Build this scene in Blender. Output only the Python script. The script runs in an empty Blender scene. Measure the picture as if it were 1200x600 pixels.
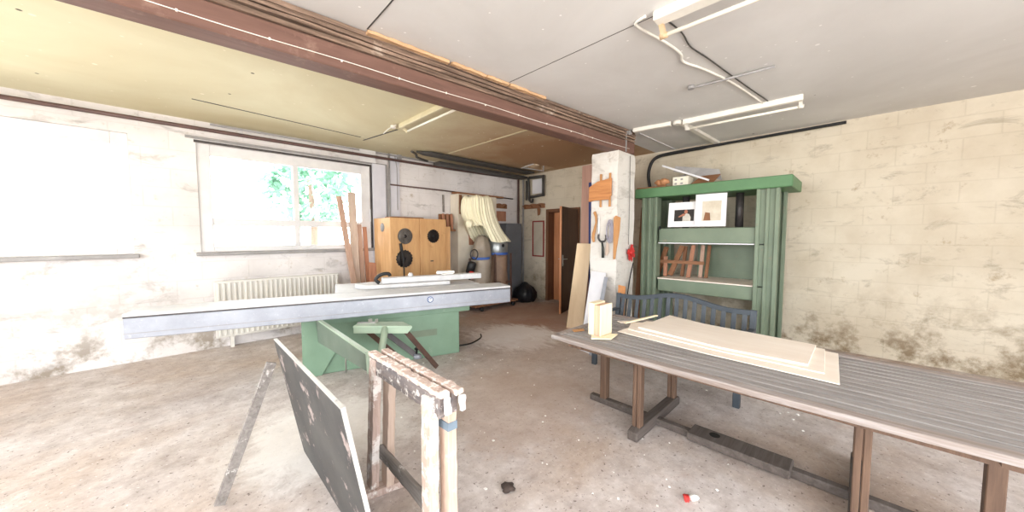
import bpy, bmesh, math, random
from mathutils import Vector, Matrix, noise
R = random.Random(7)
SC = bpy.context.scene
COL = SC.collection

# ------------------------------------------------------------------ camera, sky, exposure
F_PX, TILT, YAW, EYE = 402.0, math.radians(3.4), math.radians(45.5), 1.55
cam = bpy.data.cameras.new('camera'); camo = bpy.data.objects.new('camera', cam); COL.objects.link(camo)
cam.sensor_fit = 'HORIZONTAL'; cam.sensor_width = 36.0; cam.lens = F_PX * 36.0 / 1200.0
cam.clip_start = 0.05; cam.clip_end = 200
camo.location = (0, 0, EYE)
fw = Vector((math.cos(YAW) * math.cos(TILT), math.sin(YAW) * math.cos(TILT), -math.sin(TILT)))
camo.rotation_euler = fw.to_track_quat('-Z', 'Y').to_euler()
SC.camera = camo
SKY_STRENGTH = 9.0
EXPOSURE = 0.66
w = bpy.data.worlds.new('sky'); SC.world = w; w.use_nodes = True
bg = w.node_tree.nodes['Background']; bg.inputs[0].default_value = (0.95, 0.98, 1.0, 1); bg.inputs[1].default_value = SKY_STRENGTH
_n = w.node_tree.nodes; _tc = _n.new('ShaderNodeTexCoord'); _sp = _n.new('ShaderNodeSeparateXYZ'); _rp = _n.new('ShaderNodeValToRGB')   # white overcast sky; bright lower half added to light the ceiling from below
w.node_tree.links.new(_tc.outputs['Generated'], _sp.inputs[0]); _mr = _n.new('ShaderNodeMapRange'); _mr.inputs[1].default_value = -1.0
w.node_tree.links.new(_sp.outputs[2], _mr.inputs[0]); w.node_tree.links.new(_mr.outputs[0], _rp.inputs[0]); w.node_tree.links.new(_rp.outputs[0], bg.inputs[0])
_e = _rp.color_ramp.elements; _e[0].position = 0.49; _e[0].color = (0.95, 0.92, 0.87, 1); _e[1].position = 0.52; _e[1].color = (0.93, 0.97, 1.0, 1)
SC.view_settings.view_transform = 'Standard'; SC.view_settings.look = 'None'
SC.view_settings.gamma = 1.0; SC.view_settings.use_curve_mapping = False
SC.view_settings.exposure = EXPOSURE
SC.cycles.use_denoising = True
SC.cycles.max_bounces = 12; SC.cycles.diffuse_bounces = 8; SC.cycles.transparent_max_bounces = 12
SC.cycles.sample_clamp_indirect = 8.0
SC.cycles.caustics_reflective = False; SC.cycles.caustics_refractive = False

def portal(name, loc, rot, sx, sy):          # guides daylight sampling at an opening; emits nothing of its own
    l = bpy.data.lights.new(name, 'AREA'); l.shape = 'RECTANGLE'; l.size = sx; l.size_y = sy
    o = bpy.data.objects.new(name, l); COL.objects.link(o); o.location = loc; o.rotation_euler = rot
    l.cycles.is_portal = True
    return o
XW, XE, YS, YN, ZC = -3.4, 6.33, -4.4, 6.19, 3.06     # the room
ADDED_GATE = (-2.6, 2.2, 0.02, 2.75)      # unseen gate opening added behind the camera to supply frontal light: x0,x1,z0,z1 in wall YS
WIN1 = (0.25, 2.52, 1.33, 2.77)
WIN2 = (-2.6, -0.35, 1.33, 2.77)
ADDED_WINW = [(-3.6, -1.3, 0.95, 2.75), (-0.6, 1.9, 0.95, 2.75), (2.7, 5.0, 0.95, 2.75)]   # unseen windows added to supply light: y0,y1,z0,z1 in wall XW
portal('added_gate_portal', ((ADDED_GATE[0]+ADDED_GATE[1])/2, YS-0.05, (ADDED_GATE[2]+ADDED_GATE[3])/2), (math.radians(90), 0, 0), ADDED_GATE[1]-ADDED_GATE[0], ADDED_GATE[3]-ADDED_GATE[2])
for i, q in enumerate((WIN1, WIN2)):
    portal('daylight_window', ((q[0]+q[1])/2, YN+0.32, (q[2]+q[3])/2), (math.radians(-90), 0, 0), q[1]-q[0], q[3]-q[2])
for q in ADDED_WINW:
    portal('added_side_window_portal', (XW-0.05, (q[0]+q[1])/2, (q[2]+q[3])/2), (0, math.radians(-90), 0), q[3]-q[2], q[1]-q[0])

# ------------------------------------------------------------------ materials
def lin(c):
    return tuple(((v/255)/12.92 if v/255 <= 0.04045 else ((v/255+0.055)/1.055)**2.4) for v in c) + (1,)
class NT:
    def __init__(s, name):
        s.m = bpy.data.materials.new(name); s.m.use_nodes = True; s.t = s.m.node_tree; s.n = s.t.nodes
        s.b = s.n['Principled BSDF']
    def add(s, typ, **kw):
        n = s.n.new(typ)
        for k, v in kw.items(): setattr(n, k, v)
        return n
    def link(s, a, b): s.t.links.new(a, b)
    def coords(s, stretch=(1, 1, 1), rot=(0, 0, 0)):
        tc = s.add('ShaderNodeTexCoord'); mp = s.add('ShaderNodeMapping')
        s.link(tc.outputs['Object'], mp.inputs['Vector']); mp.inputs['Scale'].default_value = stretch; mp.inputs['Rotation'].default_value = rot
        return mp.outputs[0]
    def noise(s, vec, scale, detail=6, rough=0.6, dist=0.0):
        n = s.add('ShaderNodeTexNoise'); s.link(vec, n.inputs['Vector'])
        n.inputs['Scale'].default_value = scale; n.inputs['Detail'].default_value = detail
        n.inputs['Roughness'].default_value = rough; n.inputs['Distortion'].default_value = dist
        return n.outputs['Fac']
    def ramp(s, fac, stops):
        r = s.add('ShaderNodeValToRGB'); s.link(fac, r.inputs[0]); e = r.color_ramp.elements
        while len(e) < len(stops): e.new(0.5)
        for el, (p, c) in zip(e, stops): el.position = p; el.color = c if len(c) == 4 else lin(c)
        return r.outputs[0]
    def mix(s, fac, a, b, mode='MIX'):
        m = s.add('ShaderNodeMix', data_type='RGBA', blend_type=mode)
        for sock, v in ((m.inputs[0], fac), (m.inputs[6], a), (m.inputs[7], b)):
            if hasattr(v, 'links') or hasattr(v, 'is_linked'): s.link(v, sock)
            elif isinstance(v, (int, float)): sock.default_value = v
            else: sock.default_value = v if len(v) == 4 else lin(v)
        return m.outputs[2]
    def mask(s, fac, lo, hi):
        return s.ramp(fac, [(lo, (0, 0, 0, 1)), (hi, (1, 1, 1, 1))])
    def bump(s, fac, strength=0.3, dist=0.01):
        b = s.add('ShaderNodeBump'); s.link(fac, b.inputs['Height']); b.inputs['Strength'].default_value = strength; b.inputs['Distance'].default_value = dist
        s.link(b.outputs[0], s.b.inputs['Normal'])
    def fin(s, col, rough=0.7, metal=0.0, spec=0.4):
        if hasattr(col, 'is_linked'): s.link(col, s.b.inputs['Base Color'])
        else: s.b.inputs['Base Color'].default_value = lin(col)
        s.b.inputs['Roughness'].default_value = rough; s.b.inputs['Metallic'].default_value = metal
        s.b.inputs['Specular IOR Level'].default_value = spec
        return s.m

def paint(name, c, c2=None, scale=3, rough=0.5, spots=None, spot_at=(0.62, 0.68), spot_scale=9, bump=0.15, metal=0.0, spec=0.4):
    k = NT(name); v = k.coords(); f = k.noise(v, scale)
    col = k.ramp(f, [(0.3, c), (0.7, c2 or tuple(max(0, x-14) for x in c))])
    if spots:
        col = k.mix(k.mask(k.noise(v, spot_scale, 8, 0.7), *spot_at), col, spots)
    k.bump(k.noise(v, scale*12, 4), bump, 0.004)
    return k.fin(col, rough, metal, spec)
def wood(name, c, c2, axis='z', scale=2.2, rough=0.65, spots=None, spot_at=(0.6, 0.66), spot_scale=10, stretch=14, bump=0.25):
    k = NT(name); st = {'x': (1, stretch, stretch), 'y': (stretch, 1, stretch), 'z': (stretch, stretch, 1)}[axis]
    v = k.coords(st); f = k.noise(v, scale, 8, 0.65, 0.6)
    col = k.ramp(f, [(0.3, c2), (0.7, c)])
    v2 = k.coords()
    if spots: col = k.mix(k.mask(k.noise(v2, spot_scale, 8, 0.7), *spot_at), col, spots)
    k.bump(f, bump, 0.004)
    return k.fin(col, rough, 0, 0.3)

def floor_mat():
    k = NT('worn concrete'); v = k.coords()
    big = k.noise(v, 0.55, 6, 0.6, 0.4); mid = k.noise(v, 2.6, 8, 0.65); fine = k.noise(v, 26, 6, 0.75)
    col = k.ramp(mid, [(0.28, (178, 168, 163)), (0.48, (208, 200, 197)), (0.66, (224, 218, 216))])
    col = k.mix(k.mask(big, 0.48, 0.62), col, (196, 180, 168))
    br = k.noise(k.coords((1.0, 1.0, 1.0)), 1.3, 8, 0.7, 0.8)
    col = k.mix(k.mask(br, 0.60, 0.72), col, (172, 146, 132))
    dust = k.noise(k.coords((0.9, 1.5, 1)), 1.9, 9, 0.72, 1.2)
    col = k.mix(k.mask(dust, 0.60, 0.70), col, (216, 210, 207))
    sp = k.noise(v, 34, 5, 0.7)
    col = k.mix(k.mask(sp, 0.60, 0.66), col, (124, 112, 106))
    sp3 = k.noise(v, 15, 6, 0.75)
    col = k.mix(k.mask(sp3, 0.64, 0.70), col, (138, 124, 116))
    sp2 = k.noise(v, 52, 3, 0.6, 0.5)
    col = k.mix(k.mask(sp2, 0.66, 0.70), col, (228, 224, 222))
    col = k.mix(0.25, col, k.ramp(fine, [(0.3, (150, 142, 138)), (0.7, (250, 248, 247))]), 'MULTIPLY')
    vo = k.add('ShaderNodeTexVoronoi', feature='DISTANCE_TO_EDGE'); k.link(k.coords((0.6, 0.6, 0.6)), vo.inputs['Vector']); vo.inputs['Scale'].default_value = 0.55
    g8 = k.noise(v, 8.0, 8, 0.75)
    col = k.mix(0.6, col, k.ramp(g8, [(0.3, (196, 186, 182)), (0.6, (255, 255, 255))]), 'MULTIPLY')
    def patch(cx, cy, r, nz, lo, hi, c, st=(1, 1, 1), amt=1.0):
        nonlocal col
        gr = k.add('ShaderNodeTexGradient', gradient_type='SPHERICAL'); mp = k.add('ShaderNodeMapping'); tc = k.add('ShaderNodeTexCoord')
        k.link(tc.outputs['Object'], mp.inputs[0]); mp.inputs['Location'].default_value = (-cx/r, -cy/r, 0); mp.inputs['Scale'].default_value = (1/r,)*3
        k.link(mp.outputs[0], gr.inputs[0]); ad = k.add('ShaderNodeMath', operation='MULTIPLY_ADD'); k.link(k.noise(k.coords(st), nz, 9, 0.72, 0.8), ad.inputs[0]); ad.inputs[1].default_value = 1.0; k.link(gr.outputs['Fac'], ad.inputs[2])
        col = k.mix(k.ramp(ad.outputs[0], [(lo, (0, 0, 0, 1)), (hi, (amt, amt, amt, 1))]), col, c)
    patch(5.0, 4.6, 1.6, 3.2, 0.58, 1.05, (186, 146, 126), (1, 1, 1), 0.6)
    patch(4.4, 3.8, 0.9, 4.5, 0.72, 1.0, (176, 138, 118), (1, 1, 1), 0.6)
    patch(3.7, 3.7, 1.1, 5.0, 0.80, 1.0, (238, 234, 232), (1.8, 0.7, 1), 0.9)
    patch(0.8, 2.9, 0.9, 5.0, 0.7, 1.1, (238, 236, 234), (1, 1, 1), 0.6)
    patch(3.2, 2.6, 1.5, 4.0, 0.66, 1.05, (184, 164, 150), (1, 1, 1), 0.4)
    patch(2.2, 2.2, 1.2, 6.0, 0.75, 1.05, (178, 156, 140), (1, 1, 1), 0.45)
    k.bump(fine, 0.25, 0.006)
    return k.fin(col, 0.72, 0, 0.35)
def wall_mat(name, base, shade, stain, axis, brick=0.35):
    k = NT(name); tc = k.add('ShaderNodeTexCoord'); sp = k.add('ShaderNodeSeparateXYZ'); cb = k.add('ShaderNodeCombineXYZ')
    k.link(tc.outputs['Object'], sp.inputs[0])
    if axis == 'xy':
        ad = k.add('ShaderNodeMath', operation='ADD'); k.link(sp.outputs[0], ad.inputs[0]); k.link(sp.outputs[1], ad.inputs[1]); k.link(ad.outputs[0], cb.inputs[0])
    else: k.link(sp.outputs['xy'.index(axis)], cb.inputs[0])
    k.link(sp.outputs[2], cb.inputs[1])
    br = k.add('ShaderNodeTexBrick'); k.link(cb.outputs[0], br.inputs['Vector'])
    br.inputs['Scale'].default_value = 1.0; br.inputs['Brick Width'].default_value = 0.5; br.inputs['Row Height'].default_value = 0.24
    br.inputs['Mortar Size'].default_value = 0.008; br.inputs['Mortar Smooth'].default_value = 0.6
    br.inputs['Color1'].default_value = (1, 1, 1, 1); br.inputs['Color2'].default_value = (0.93, 0.93, 0.93, 1); br.inputs['Mortar'].default_value = (0.78, 0.77, 0.75, 1)
    v = k.coords(); n1 = k.noise(v, 1.1, 8, 0.62); n2 = k.noise(v, 5.0, 8, 0.7)
    col = k.ramp(n1, [(0.3, shade), (0.58, base)])
    col = k.mix(brick, col, br.outputs['Color'], 'MULTIPLY')
    sm = k.noise(k.coords((1.0, 1.0, 2.2)), 2.4, 9, 0.72, 0.6)
    col = k.mix(k.mask(sm, 0.55, 0.72), col, tuple(int(x*0.82) for x in shade))
    col = k.mix(k.mask(n2, 0.60, 0.74), col, stain)
    # damp, crumbly patches near the floor
    lo = k.add('ShaderNodeMapRange'); k.link(sp.outputs[2], lo.inputs[0]); lo.inputs[1].default_value = 1.0; lo.inputs[2].default_value = 0.1
    pm = k.add('ShaderNodeMath', operation='MULTIPLY'); k.link(k.mask(k.noise(v, 2.7, 9, 0.7), 0.47, 0.6), pm.inputs[0]); k.link(lo.outputs[0], pm.inputs[1])
    col = k.mix(pm.outputs[0], col, tuple(int(x*0.86) for x in stain))
    k.bump(k.mix(0.5, br.outputs['Color'], n2, 'MULTIPLY'), 0.5, 0.015)
    return k.fin(col, 0.85, 0, 0.2)
def ceil_mat(name, base, stain, dirt, stain_shade=None):
    k = NT(name); v = k.coords()
    col = k.ramp(k.noise(v, 0.7, 6, 0.6, 0.5), [(0.35, base), (0.68, stain)])
    if stain_shade:      # brown stain and painted-in shade, spreading from the far right corner
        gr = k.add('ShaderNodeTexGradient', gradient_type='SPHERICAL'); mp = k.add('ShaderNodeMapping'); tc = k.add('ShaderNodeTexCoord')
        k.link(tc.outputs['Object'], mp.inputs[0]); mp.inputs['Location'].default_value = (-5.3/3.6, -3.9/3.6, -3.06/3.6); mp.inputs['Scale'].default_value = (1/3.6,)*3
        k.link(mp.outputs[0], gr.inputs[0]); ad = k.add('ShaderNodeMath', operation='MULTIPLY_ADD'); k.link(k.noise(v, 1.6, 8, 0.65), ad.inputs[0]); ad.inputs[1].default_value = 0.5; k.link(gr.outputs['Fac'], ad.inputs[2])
        col = k.mix(k.mask(ad.outputs[0], 0.38, 0.95), col, stain_shade)
    col = k.mix(k.mask(k.noise(v, 9, 8, 0.75), 0.68, 0.72), col, dirt)
    for sc_, sz, c_ in ((3.1, 0.045, dirt), (2.3, 0.028, tuple(int(x*0.45) for x in stain)), (7.0, 0.05, dirt)):   # flecks of filler, nail heads
        vo = k.add('ShaderNodeTexVoronoi'); k.link(k.coords((1, 1, 0.0)), vo.inputs['Vector']); vo.inputs['Scale'].default_value = sc_
        col = k.mix(k.ramp(vo.outputs['Distance'], [(sz, (1, 1, 1, 1)), (sz*1.4, (0, 0, 0, 1))]), col, c_)
    k.bump(k.noise(v, 30, 5), 0.1, 0.004)
    return k.fin(col, 0.8, 0, 0.2)
def metal(name, c, rough=0.35, c2=None):
    return paint(name, c, c2, 6, rough, None, bump=0.05, metal=0.85, spec=0.5)
def glass_mat():
    k = NT('window glass'); tr = k.add('ShaderNodeBsdfTransparent'); gl = k.add('ShaderNodeBsdfGlossy'); mx = k.add('ShaderNodeMixShader'); fr = k.add('ShaderNodeFresnel')
    gl.inputs['Roughness'].default_value = 0.02; fr.inputs[0].default_value = 1.45
    k.link(fr.outputs[0], mx.inputs[0]); k.link(tr.outputs[0], mx.inputs[1]); k.link(gl.outputs[0], mx.inputs[2])
    k.link(mx.outputs[0], k.n['Material Output'].inputs['Surface']); return k.m

M = {}
M['floor'] = floor_mat()
M['wall_x'] = wall_mat('whitewashed brick', (226, 222, 222), (204, 199, 198), (176, 165, 152), 'x')
M['wall_y'] = wall_mat('yellowed whitewash', (208, 199, 182), (188, 176, 156), (156, 138, 112), 'y')
M['pillar'] = wall_mat('white pillar wash', (219, 216, 211), (203, 197, 189), (176, 165, 152), 'xy', 0.12)
M['ceil_front'] = ceil_mat('grey ceiling board', (219, 218, 217), (205, 203, 201), (240, 239, 238))
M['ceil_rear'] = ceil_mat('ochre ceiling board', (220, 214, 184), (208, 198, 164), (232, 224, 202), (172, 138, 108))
M['dark'] = paint('dark void', (26, 23, 21), rough=0.9)
M['beam'] = wood('brown beam paint', (120, 90, 80), (98, 72, 63), 'x', 1.4, 0.6, (138, 110, 98), (0.58, 0.72), 5, stretch=10, bump=0.35)
M['splinter'] = wood('splintered grey wood', (154, 130, 113), (64, 50, 43), 'x', 1.1, 0.85, (176, 160, 146), (0.60, 0.7), 3, stretch=26, bump=0.6)
M['lath'] = wood('fresh lath wood', (216, 180, 142), (184, 146, 110), 'x', 3)
M['white_paint'] = paint('white painted wood', (224, 223, 224), (206, 205, 208), 4, 0.5)
M['lilac_paint'] = paint('pale lilac paint', (214, 214, 222), (198, 198, 208), 3, 0.55)
M['black'] = paint('black rubber', (32, 32, 34), (22, 22, 24), 6, 0.5)
M['pipe'] = paint('brown pipe paint', (96, 72, 68), (74, 56, 54), 5, 0.5, (130, 110, 100), (0.66, 0.7))
M['dark_pipe'] = paint('dark grey pipe', (78, 76, 74), (56, 54, 52), 5, 0.55)
M['grey_pipe'] = paint('grey conduit', (160, 158, 158), (134, 132, 132), 6, 0.5)
M['lamp_white'] = paint('lamp enamel', (236, 233, 226), (222, 218, 208), 5, 0.4)
M['plaster'] = paint('yellowish plaster', (196, 188, 174), (178, 168, 152), 3, 0.8)
M['lamp_cream'] = paint('yellowed lamp enamel', (214, 204, 172), (200, 190, 158), 5, 0.45)
M['tube'] = paint('lamp tube glass', (244, 240, 228), (238, 233, 220), 5, 0.25)
M['lamp_brown'] = paint('aged lamp holder', (206, 182, 150), (178, 148, 112), 12, 0.5)
M['green'] = paint('machine green', (126, 154, 132), (112, 140, 118), 2.2, 0.45, (150, 166, 148), (0.62, 0.72), 7)
M['arm_green'] = paint('worn arm green', (112, 126, 114), (96, 112, 100), 3, 0.5, (140, 144, 134), (0.6, 0.7), 9)
M['pale_green'] = paint('pale machine green', (170, 188, 168), (154, 174, 154), 4, 0.45, (126, 132, 112), (0.68, 0.74), 12)
M['press_green'] = paint('press green', (122, 136, 116), (106, 120, 102), 2.5, 0.5, (138, 130, 110), (0.62, 0.70), 10)
M['press_top'] = paint('press bright green', (92, 132, 92), (82, 120, 84), 3, 0.5)
M['alu'] = paint('dusty aluminium', (164, 168, 178), (148, 152, 162), 7, 0.42, (186, 188, 196), (0.6, 0.7), 26, 0.1, metal=0.25)
M['alu_dusty'] = paint('dusty machine top', (208, 208, 210), (190, 190, 192), 5, 0.55, (224, 222, 220), (0.58, 0.68), 18, 0.1, metal=0.1)
M['dark_steel'] = paint('dark steel', (84, 80, 80), (62, 58, 58), 8, 0.45, metal=0.4)
M['rust'] = paint('rusty steel bar', (98, 74, 64), (76, 56, 50), 12, 0.6)
M['blue'] = paint('blue emblem', (44, 78, 132), rough=0.4)
M['blue_board'] = paint('dark blue board', (46, 58, 112), (36, 48, 98), 3, 0.5)
M['sign_white'] = paint('white emblem', (232, 236, 242), rough=0.4)
M['cabinet'] = wood('honey plywood', (212, 170, 122), (188, 142, 96), 'z', 1.6, 0.5, (176, 130, 86), (0.62, 0.74), 4, stretch=8, bump=0.1)
M['cabinet_edge'] = wood('pale cabinet side', (222, 180, 132), (200, 154, 106), 'z', 1.8, 0.55, stretch=8)
M['blade'] = metal('steel saw blade', (132, 130, 130), 0.22, (92, 90, 90))
M['blade_dark'] = metal('dark saw blade', (84, 80, 80), 0.24, (58, 54, 54))
M['plank'] = wood('pinkish plank', (196, 166, 148), (166, 134, 118), 'z', 2, 0.7)
M['plank_pale'] = wood('pale grey plank', (206, 188, 174), (180, 158, 144), 'z', 2, 0.7)
M['plank_red'] = wood('reddish plank', (184, 134, 108), (152, 104, 82), 'z', 2, 0.7)
M['brown_wood'] = wood('brown wood', (150, 106, 76), (116, 78, 54), 'z', 2, 0.65)
M['brown_wood_y'] = wood('brown wood lying', (156, 112, 82), (118, 80, 56), 'y', 2, 0.65)
M['orange_wood'] = wood('orange wood', (200, 140, 88), (168, 110, 66), 'y', 3, 0.55)
M['tool_wood'] = wood('tool handle wood', (196, 146, 96), (168, 118, 74), 'z', 4, 0.5)
M['ply'] = wood('birch plywood', (226, 204, 174), (212, 186, 152), 'z', 1.2, 0.6, stretch=6, bump=0.05)
M['pink_board'] = wood('pinkish board', (186, 150, 136), (164, 128, 116), 'z', 1.5, 0.6)
M['white_board'] = paint('white laminate', (224, 224, 228), (210, 210, 216), 2, 0.4)
M['veneer'] = wood('pale veneer', (240, 231, 220), (230, 217, 203), 'y', 1.2, 0.6, stretch=5, bump=0.04)
M['pine'] = wood('pale pine', (240, 228, 200), (230, 212, 178), 'z', 2, 0.6, stretch=9, bump=0.08)
M['pine_pink'] = wood('pinkish pine', (226, 190, 164), (208, 168, 140), 'z', 2, 0.6)
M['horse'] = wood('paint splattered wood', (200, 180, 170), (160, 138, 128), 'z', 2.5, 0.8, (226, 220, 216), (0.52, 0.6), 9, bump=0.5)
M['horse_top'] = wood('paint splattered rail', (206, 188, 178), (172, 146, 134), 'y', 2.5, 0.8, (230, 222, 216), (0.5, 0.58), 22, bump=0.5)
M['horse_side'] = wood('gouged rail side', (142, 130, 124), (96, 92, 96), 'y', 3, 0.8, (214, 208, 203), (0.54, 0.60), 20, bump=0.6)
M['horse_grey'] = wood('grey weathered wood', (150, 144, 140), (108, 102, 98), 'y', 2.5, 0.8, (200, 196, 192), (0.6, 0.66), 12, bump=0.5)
M['tape'] = paint('blue grey paint mark', (120, 136, 150), rough=0.6)
M['dark_panel'] = paint('dark painted panel', (78, 78, 76), (48, 48, 50), 3.0, 0.55, (158, 144, 140), (0.585, 0.64), 6)
M['panel_edge'] = paint('chipped pale edge', (202, 199, 194), (176, 174, 170), 5, 0.6, (142, 140, 138), (0.6, 0.68), 14)
M['table_slat'] = wood('weathered grey slat', (160, 156, 154), (122, 117, 115), 'y', 2.5, 0.75, stretch=20, bump=0.4)
M['table_edge'] = wood('weathered table edge', (166, 160, 158), (126, 110, 100), 'y', 2.5, 0.7)
M['table_leg'] = wood('brown teak leg', (116, 92, 76), (82, 64, 54), 'z', 2.2, 0.6)
M['table_foot'] = wood('grey brown foot', (104, 96, 92), (74, 66, 62), 'x', 2.2, 0.7)
M['bench'] = paint('slate blue bench paint', (72, 79, 86), (58, 65, 73), 4, 0.5)
M['red'] = paint('red ribbon', (206, 60, 56), (180, 44, 44), 8, 0.5)
M['red_frame'] = paint('red painted frame', (150, 56, 50), (126, 44, 42), 6, 0.5)
M['white_rod'] = paint('white plastic', (238, 238, 240), rough=0.4)
M['cable_grey'] = paint('grey cable', (168, 164, 176), (140, 136, 150), 20, 0.5)
M['tool_black'] = paint('black tool grip', (50, 56, 54), (36, 40, 40), 10, 0.4)
M['cloth'] = paint('cream cloth', (240, 234, 208), (226, 220, 192), 3, 0.85)
M['galv'] = paint('galvanised sheet', (168, 172, 174), (142, 146, 148), 8, 0.35, metal=0.6)
M['bag'] = paint('dusty plastic bag', (158, 146, 132), (134, 122, 108), 5, 0.5)
M['bag_brown'] = paint('brown dust bag', (150, 124, 104), (126, 100, 82), 5, 0.55)
M['strap'] = paint('blue strap', (70, 104, 176), rough=0.5)
M['beige'] = paint('beige cabinet panel', (232, 224, 208), (214, 204, 188), 2.5, 0.6, (150, 118, 92), (0.66, 0.74), 7)
M['grey_cab'] = paint('grey cabinet paint', (112, 116, 122), (98, 102, 108), 3, 0.5)
M['bin_bag'] = paint('black bin bag', (38, 40, 44), (26, 28, 32), 6, 0.35)
M['door'] = wood('dark brown door', (96, 68, 50), (72, 48, 36), 'z', 1.6, 0.5, stretch=9)
M['door_light'] = wood('orange brown door', (206, 146, 106), (180, 120, 84), 'z', 1.6, 0.5, stretch=8)
M['door_frame'] = wood('brown door frame', (126, 90, 66), (98, 66, 48), 'z', 2, 0.55)
M['chrome'] = metal('brushed handle', (196, 194, 190), 0.3)
M['cream_box'] = paint('cream box', (232, 228, 214), (220, 214, 198), 4, 0.5)
M['mat_white'] = paint('white picture frame', (236, 236, 238), (228, 228, 232), 4, 0.45)
M['photo_dark'] = paint('dark photograph', (44, 40, 38), (32, 28, 28), 5, 0.3)
M['photo_skin'] = paint('photo skin tone', (184, 124, 96), (160, 100, 76), 20, 0.35)
M['photo_robe'] = paint('photo white shirt', (206, 202, 192), (182, 178, 168), 20, 0.35)
M['photo_beige'] = paint('beige print', (214, 206, 190), (186, 172, 150), 6, 0.4)
M['cap_brown'] = paint('tan leather', (196, 142, 100), (166, 116, 80), 8, 0.6)
M['radiator'] = paint('radiator enamel', (222, 220, 214), (208, 205, 200), 4, 0.4)
M['glass'] = glass_mat()
M['leaf'] = paint('pale leaves', (112, 152, 130), (96, 138, 114), 3, 0.6)
M['bark'] = paint('bark', (112, 96, 82), rough=0.8)
M['ground'] = paint('pale yard paving', (206, 204, 200), (192, 190, 186), 2, 0.8)
M['lump'] = paint('dark clod', (78, 66, 60), (58, 48, 44), 40, 0.9)
M['scrap'] = paint('white paper scrap', (242, 240, 236), rough=0.7)

# ------------------------------------------------------------------ mesh helpers (everything is drawn in world coordinates)
MATS = {}
def bmn(): return bmesh.new()
def box(bm, x0, x1, y0, y1, z0, z1, T=None):
    vs = [bm.verts.new(Vector(p) if T is None else T @ Vector(p)) for p in
          ((x0, y0, z0), (x1, y0, z0), (x1, y1, z0), (x0, y1, z0), (x0, y0, z1), (x1, y0, z1), (x1, y1, z1), (x0, y1, z1))]
    for f in ((0, 3, 2, 1), (4, 5, 6, 7), (0, 1, 5, 4), (1, 2, 6, 5), (2, 3, 7, 6), (3, 0, 4, 7)):
        bm.faces.new([vs[i] for i in f])
    return bm
def bar(bm, p, q, wd, th, up=(0, 0, 1), seg=1, jit=0.0):
    """a squared bar from p to q, wd across (perpendicular to up), th along up"""
    p, q, up = Vector(p), Vector(q), Vector(up)
    d = (q-p).normalized(); s = d.cross(up)
    if s.length < 1e-4: s = d.cross(Vector((1, 0, 0)))
    s.normalize(); u = s.cross(d).normalized(); rings = []
    for i in range(seg+1):
        c = p.lerp(q, i/seg); ring = []
        for a, b in ((-1, -1), (1, -1), (1, 1), (-1, 1)):
            j = Vector((R.uniform(-jit, jit), R.uniform(-jit, jit), R.uniform(-jit, jit))) if jit else Vector()
            ring.append(bm.verts.new(c + s*(a*wd/2) + u*(b*th/2) + j))
        rings.append(ring)
    for a, b in zip(rings, rings[1:]):
        for i in range(4): bm.faces.new((a[i], a[(i+1) % 4], b[(i+1) % 4], b[i]))
    bm.faces.new(rings[0][::-1]); bm.faces.new(rings[-1])
    return bm
def tube(bm, pts, r, n=8, closed=False, caps=True):
    pts = [Vector(p) for p in pts]; rings = []; N = len(pts); prev = None
    for i, p in enumerate(pts):
        a = pts[i-1] if (i > 0 or closed) else p; b = pts[(i+1) % N] if (i < N-1 or closed) else p
        d = (b-a).normalized()
        if prev is None:
            s = d.cross(Vector((0, 0, 1)))
            if s.length < 0.05: s = d.cross(Vector((1, 0, 0)))
        else: s = prev - d*prev.dot(d)
        s.normalize(); prev = s; u = d.cross(s); rr = r[i] if isinstance(r, (list, tuple)) else r
        rings.append([bm.verts.new(p + s*(rr*math.cos(t*2*math.pi/n)) + u*(rr*math.sin(t*2*math.pi/n))) for t in range(n)])
    pairs = list(zip(rings, rings[1:])) + ([(rings[-1], rings[0])] if closed else [])
    for a, b in pairs:
        for i in range(n):
            f = bm.faces.new((a[i], a[(i+1) % n], b[(i+1) % n], b[i])); f.smooth = True
    if caps and not closed: bm.faces.new(rings[0][::-1]); bm.faces.new(rings[-1])
    return bm
def smooth_pts(pts, k=6):
    pts = [Vector(p) for p in pts]; out = []
    for i in range(len(pts)-1):
        p0, p1, p2, p3 = pts[max(i-1, 0)], pts[i], pts[i+1], pts[min(i+2, len(pts)-1)]
        for j in range(k):
            t = j/k
            out.append(0.5*((2*p1) + (p2-p0)*t + (2*p0-5*p1+4*p2-p3)*t*t + (3*p1-p0-3*p2+p3)*t**3))
    out.append(pts[-1]); return out
def prism(bm, pts, ext):
    """a polygon (3-D points) thickened by the vector ext"""
    ext = Vector(ext); a = [bm.verts.new(Vector(p)) for p in pts]; b = [bm.verts.new(Vector(p)+ext) for p in pts]; n = len(pts)
    f1 = bm.faces.new(a[::-1]); f2 = bm.faces.new(b)
    for i in range(n): bm.faces.new((a[i], a[(i+1) % n], b[(i+1) % n], b[i]))
    bmesh.ops.recalc_face_normals(bm, faces=bm.faces[:]); return bm
def lathe(bm, prof, c, n=24, axis=(0, 0, 1), smooth=True, mod=None):
    axis = Vector(axis).normalized(); s = axis.cross(Vector((0, 0, 1)))
    if s.length < 0.01: s = Vector((1, 0, 0))
    s.normalize(); u = axis.cross(s); c = Vector(c); rings = []
    for k, (r, h) in enumerate(prof):
        rings.append([bm.verts.new(c + axis*h + (s*math.cos(t*2*math.pi/n) + u*math.sin(t*2*math.pi/n))*(r*(mod(k, t) if mod else 1))) for t in range(n)])
    for a, b in zip(rings, rings[1:]):
        for i in range(n):
            f = bm.faces.new((a[i], a[(i+1) % n], b[(i+1) % n], b[i])); f.smooth = smooth
    bm.faces.new(rings[0][::-1]); bm.faces.new(rings[-1]); bmesh.ops.recalc_face_normals(bm, faces=bm.faces[:]); return bm
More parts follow.
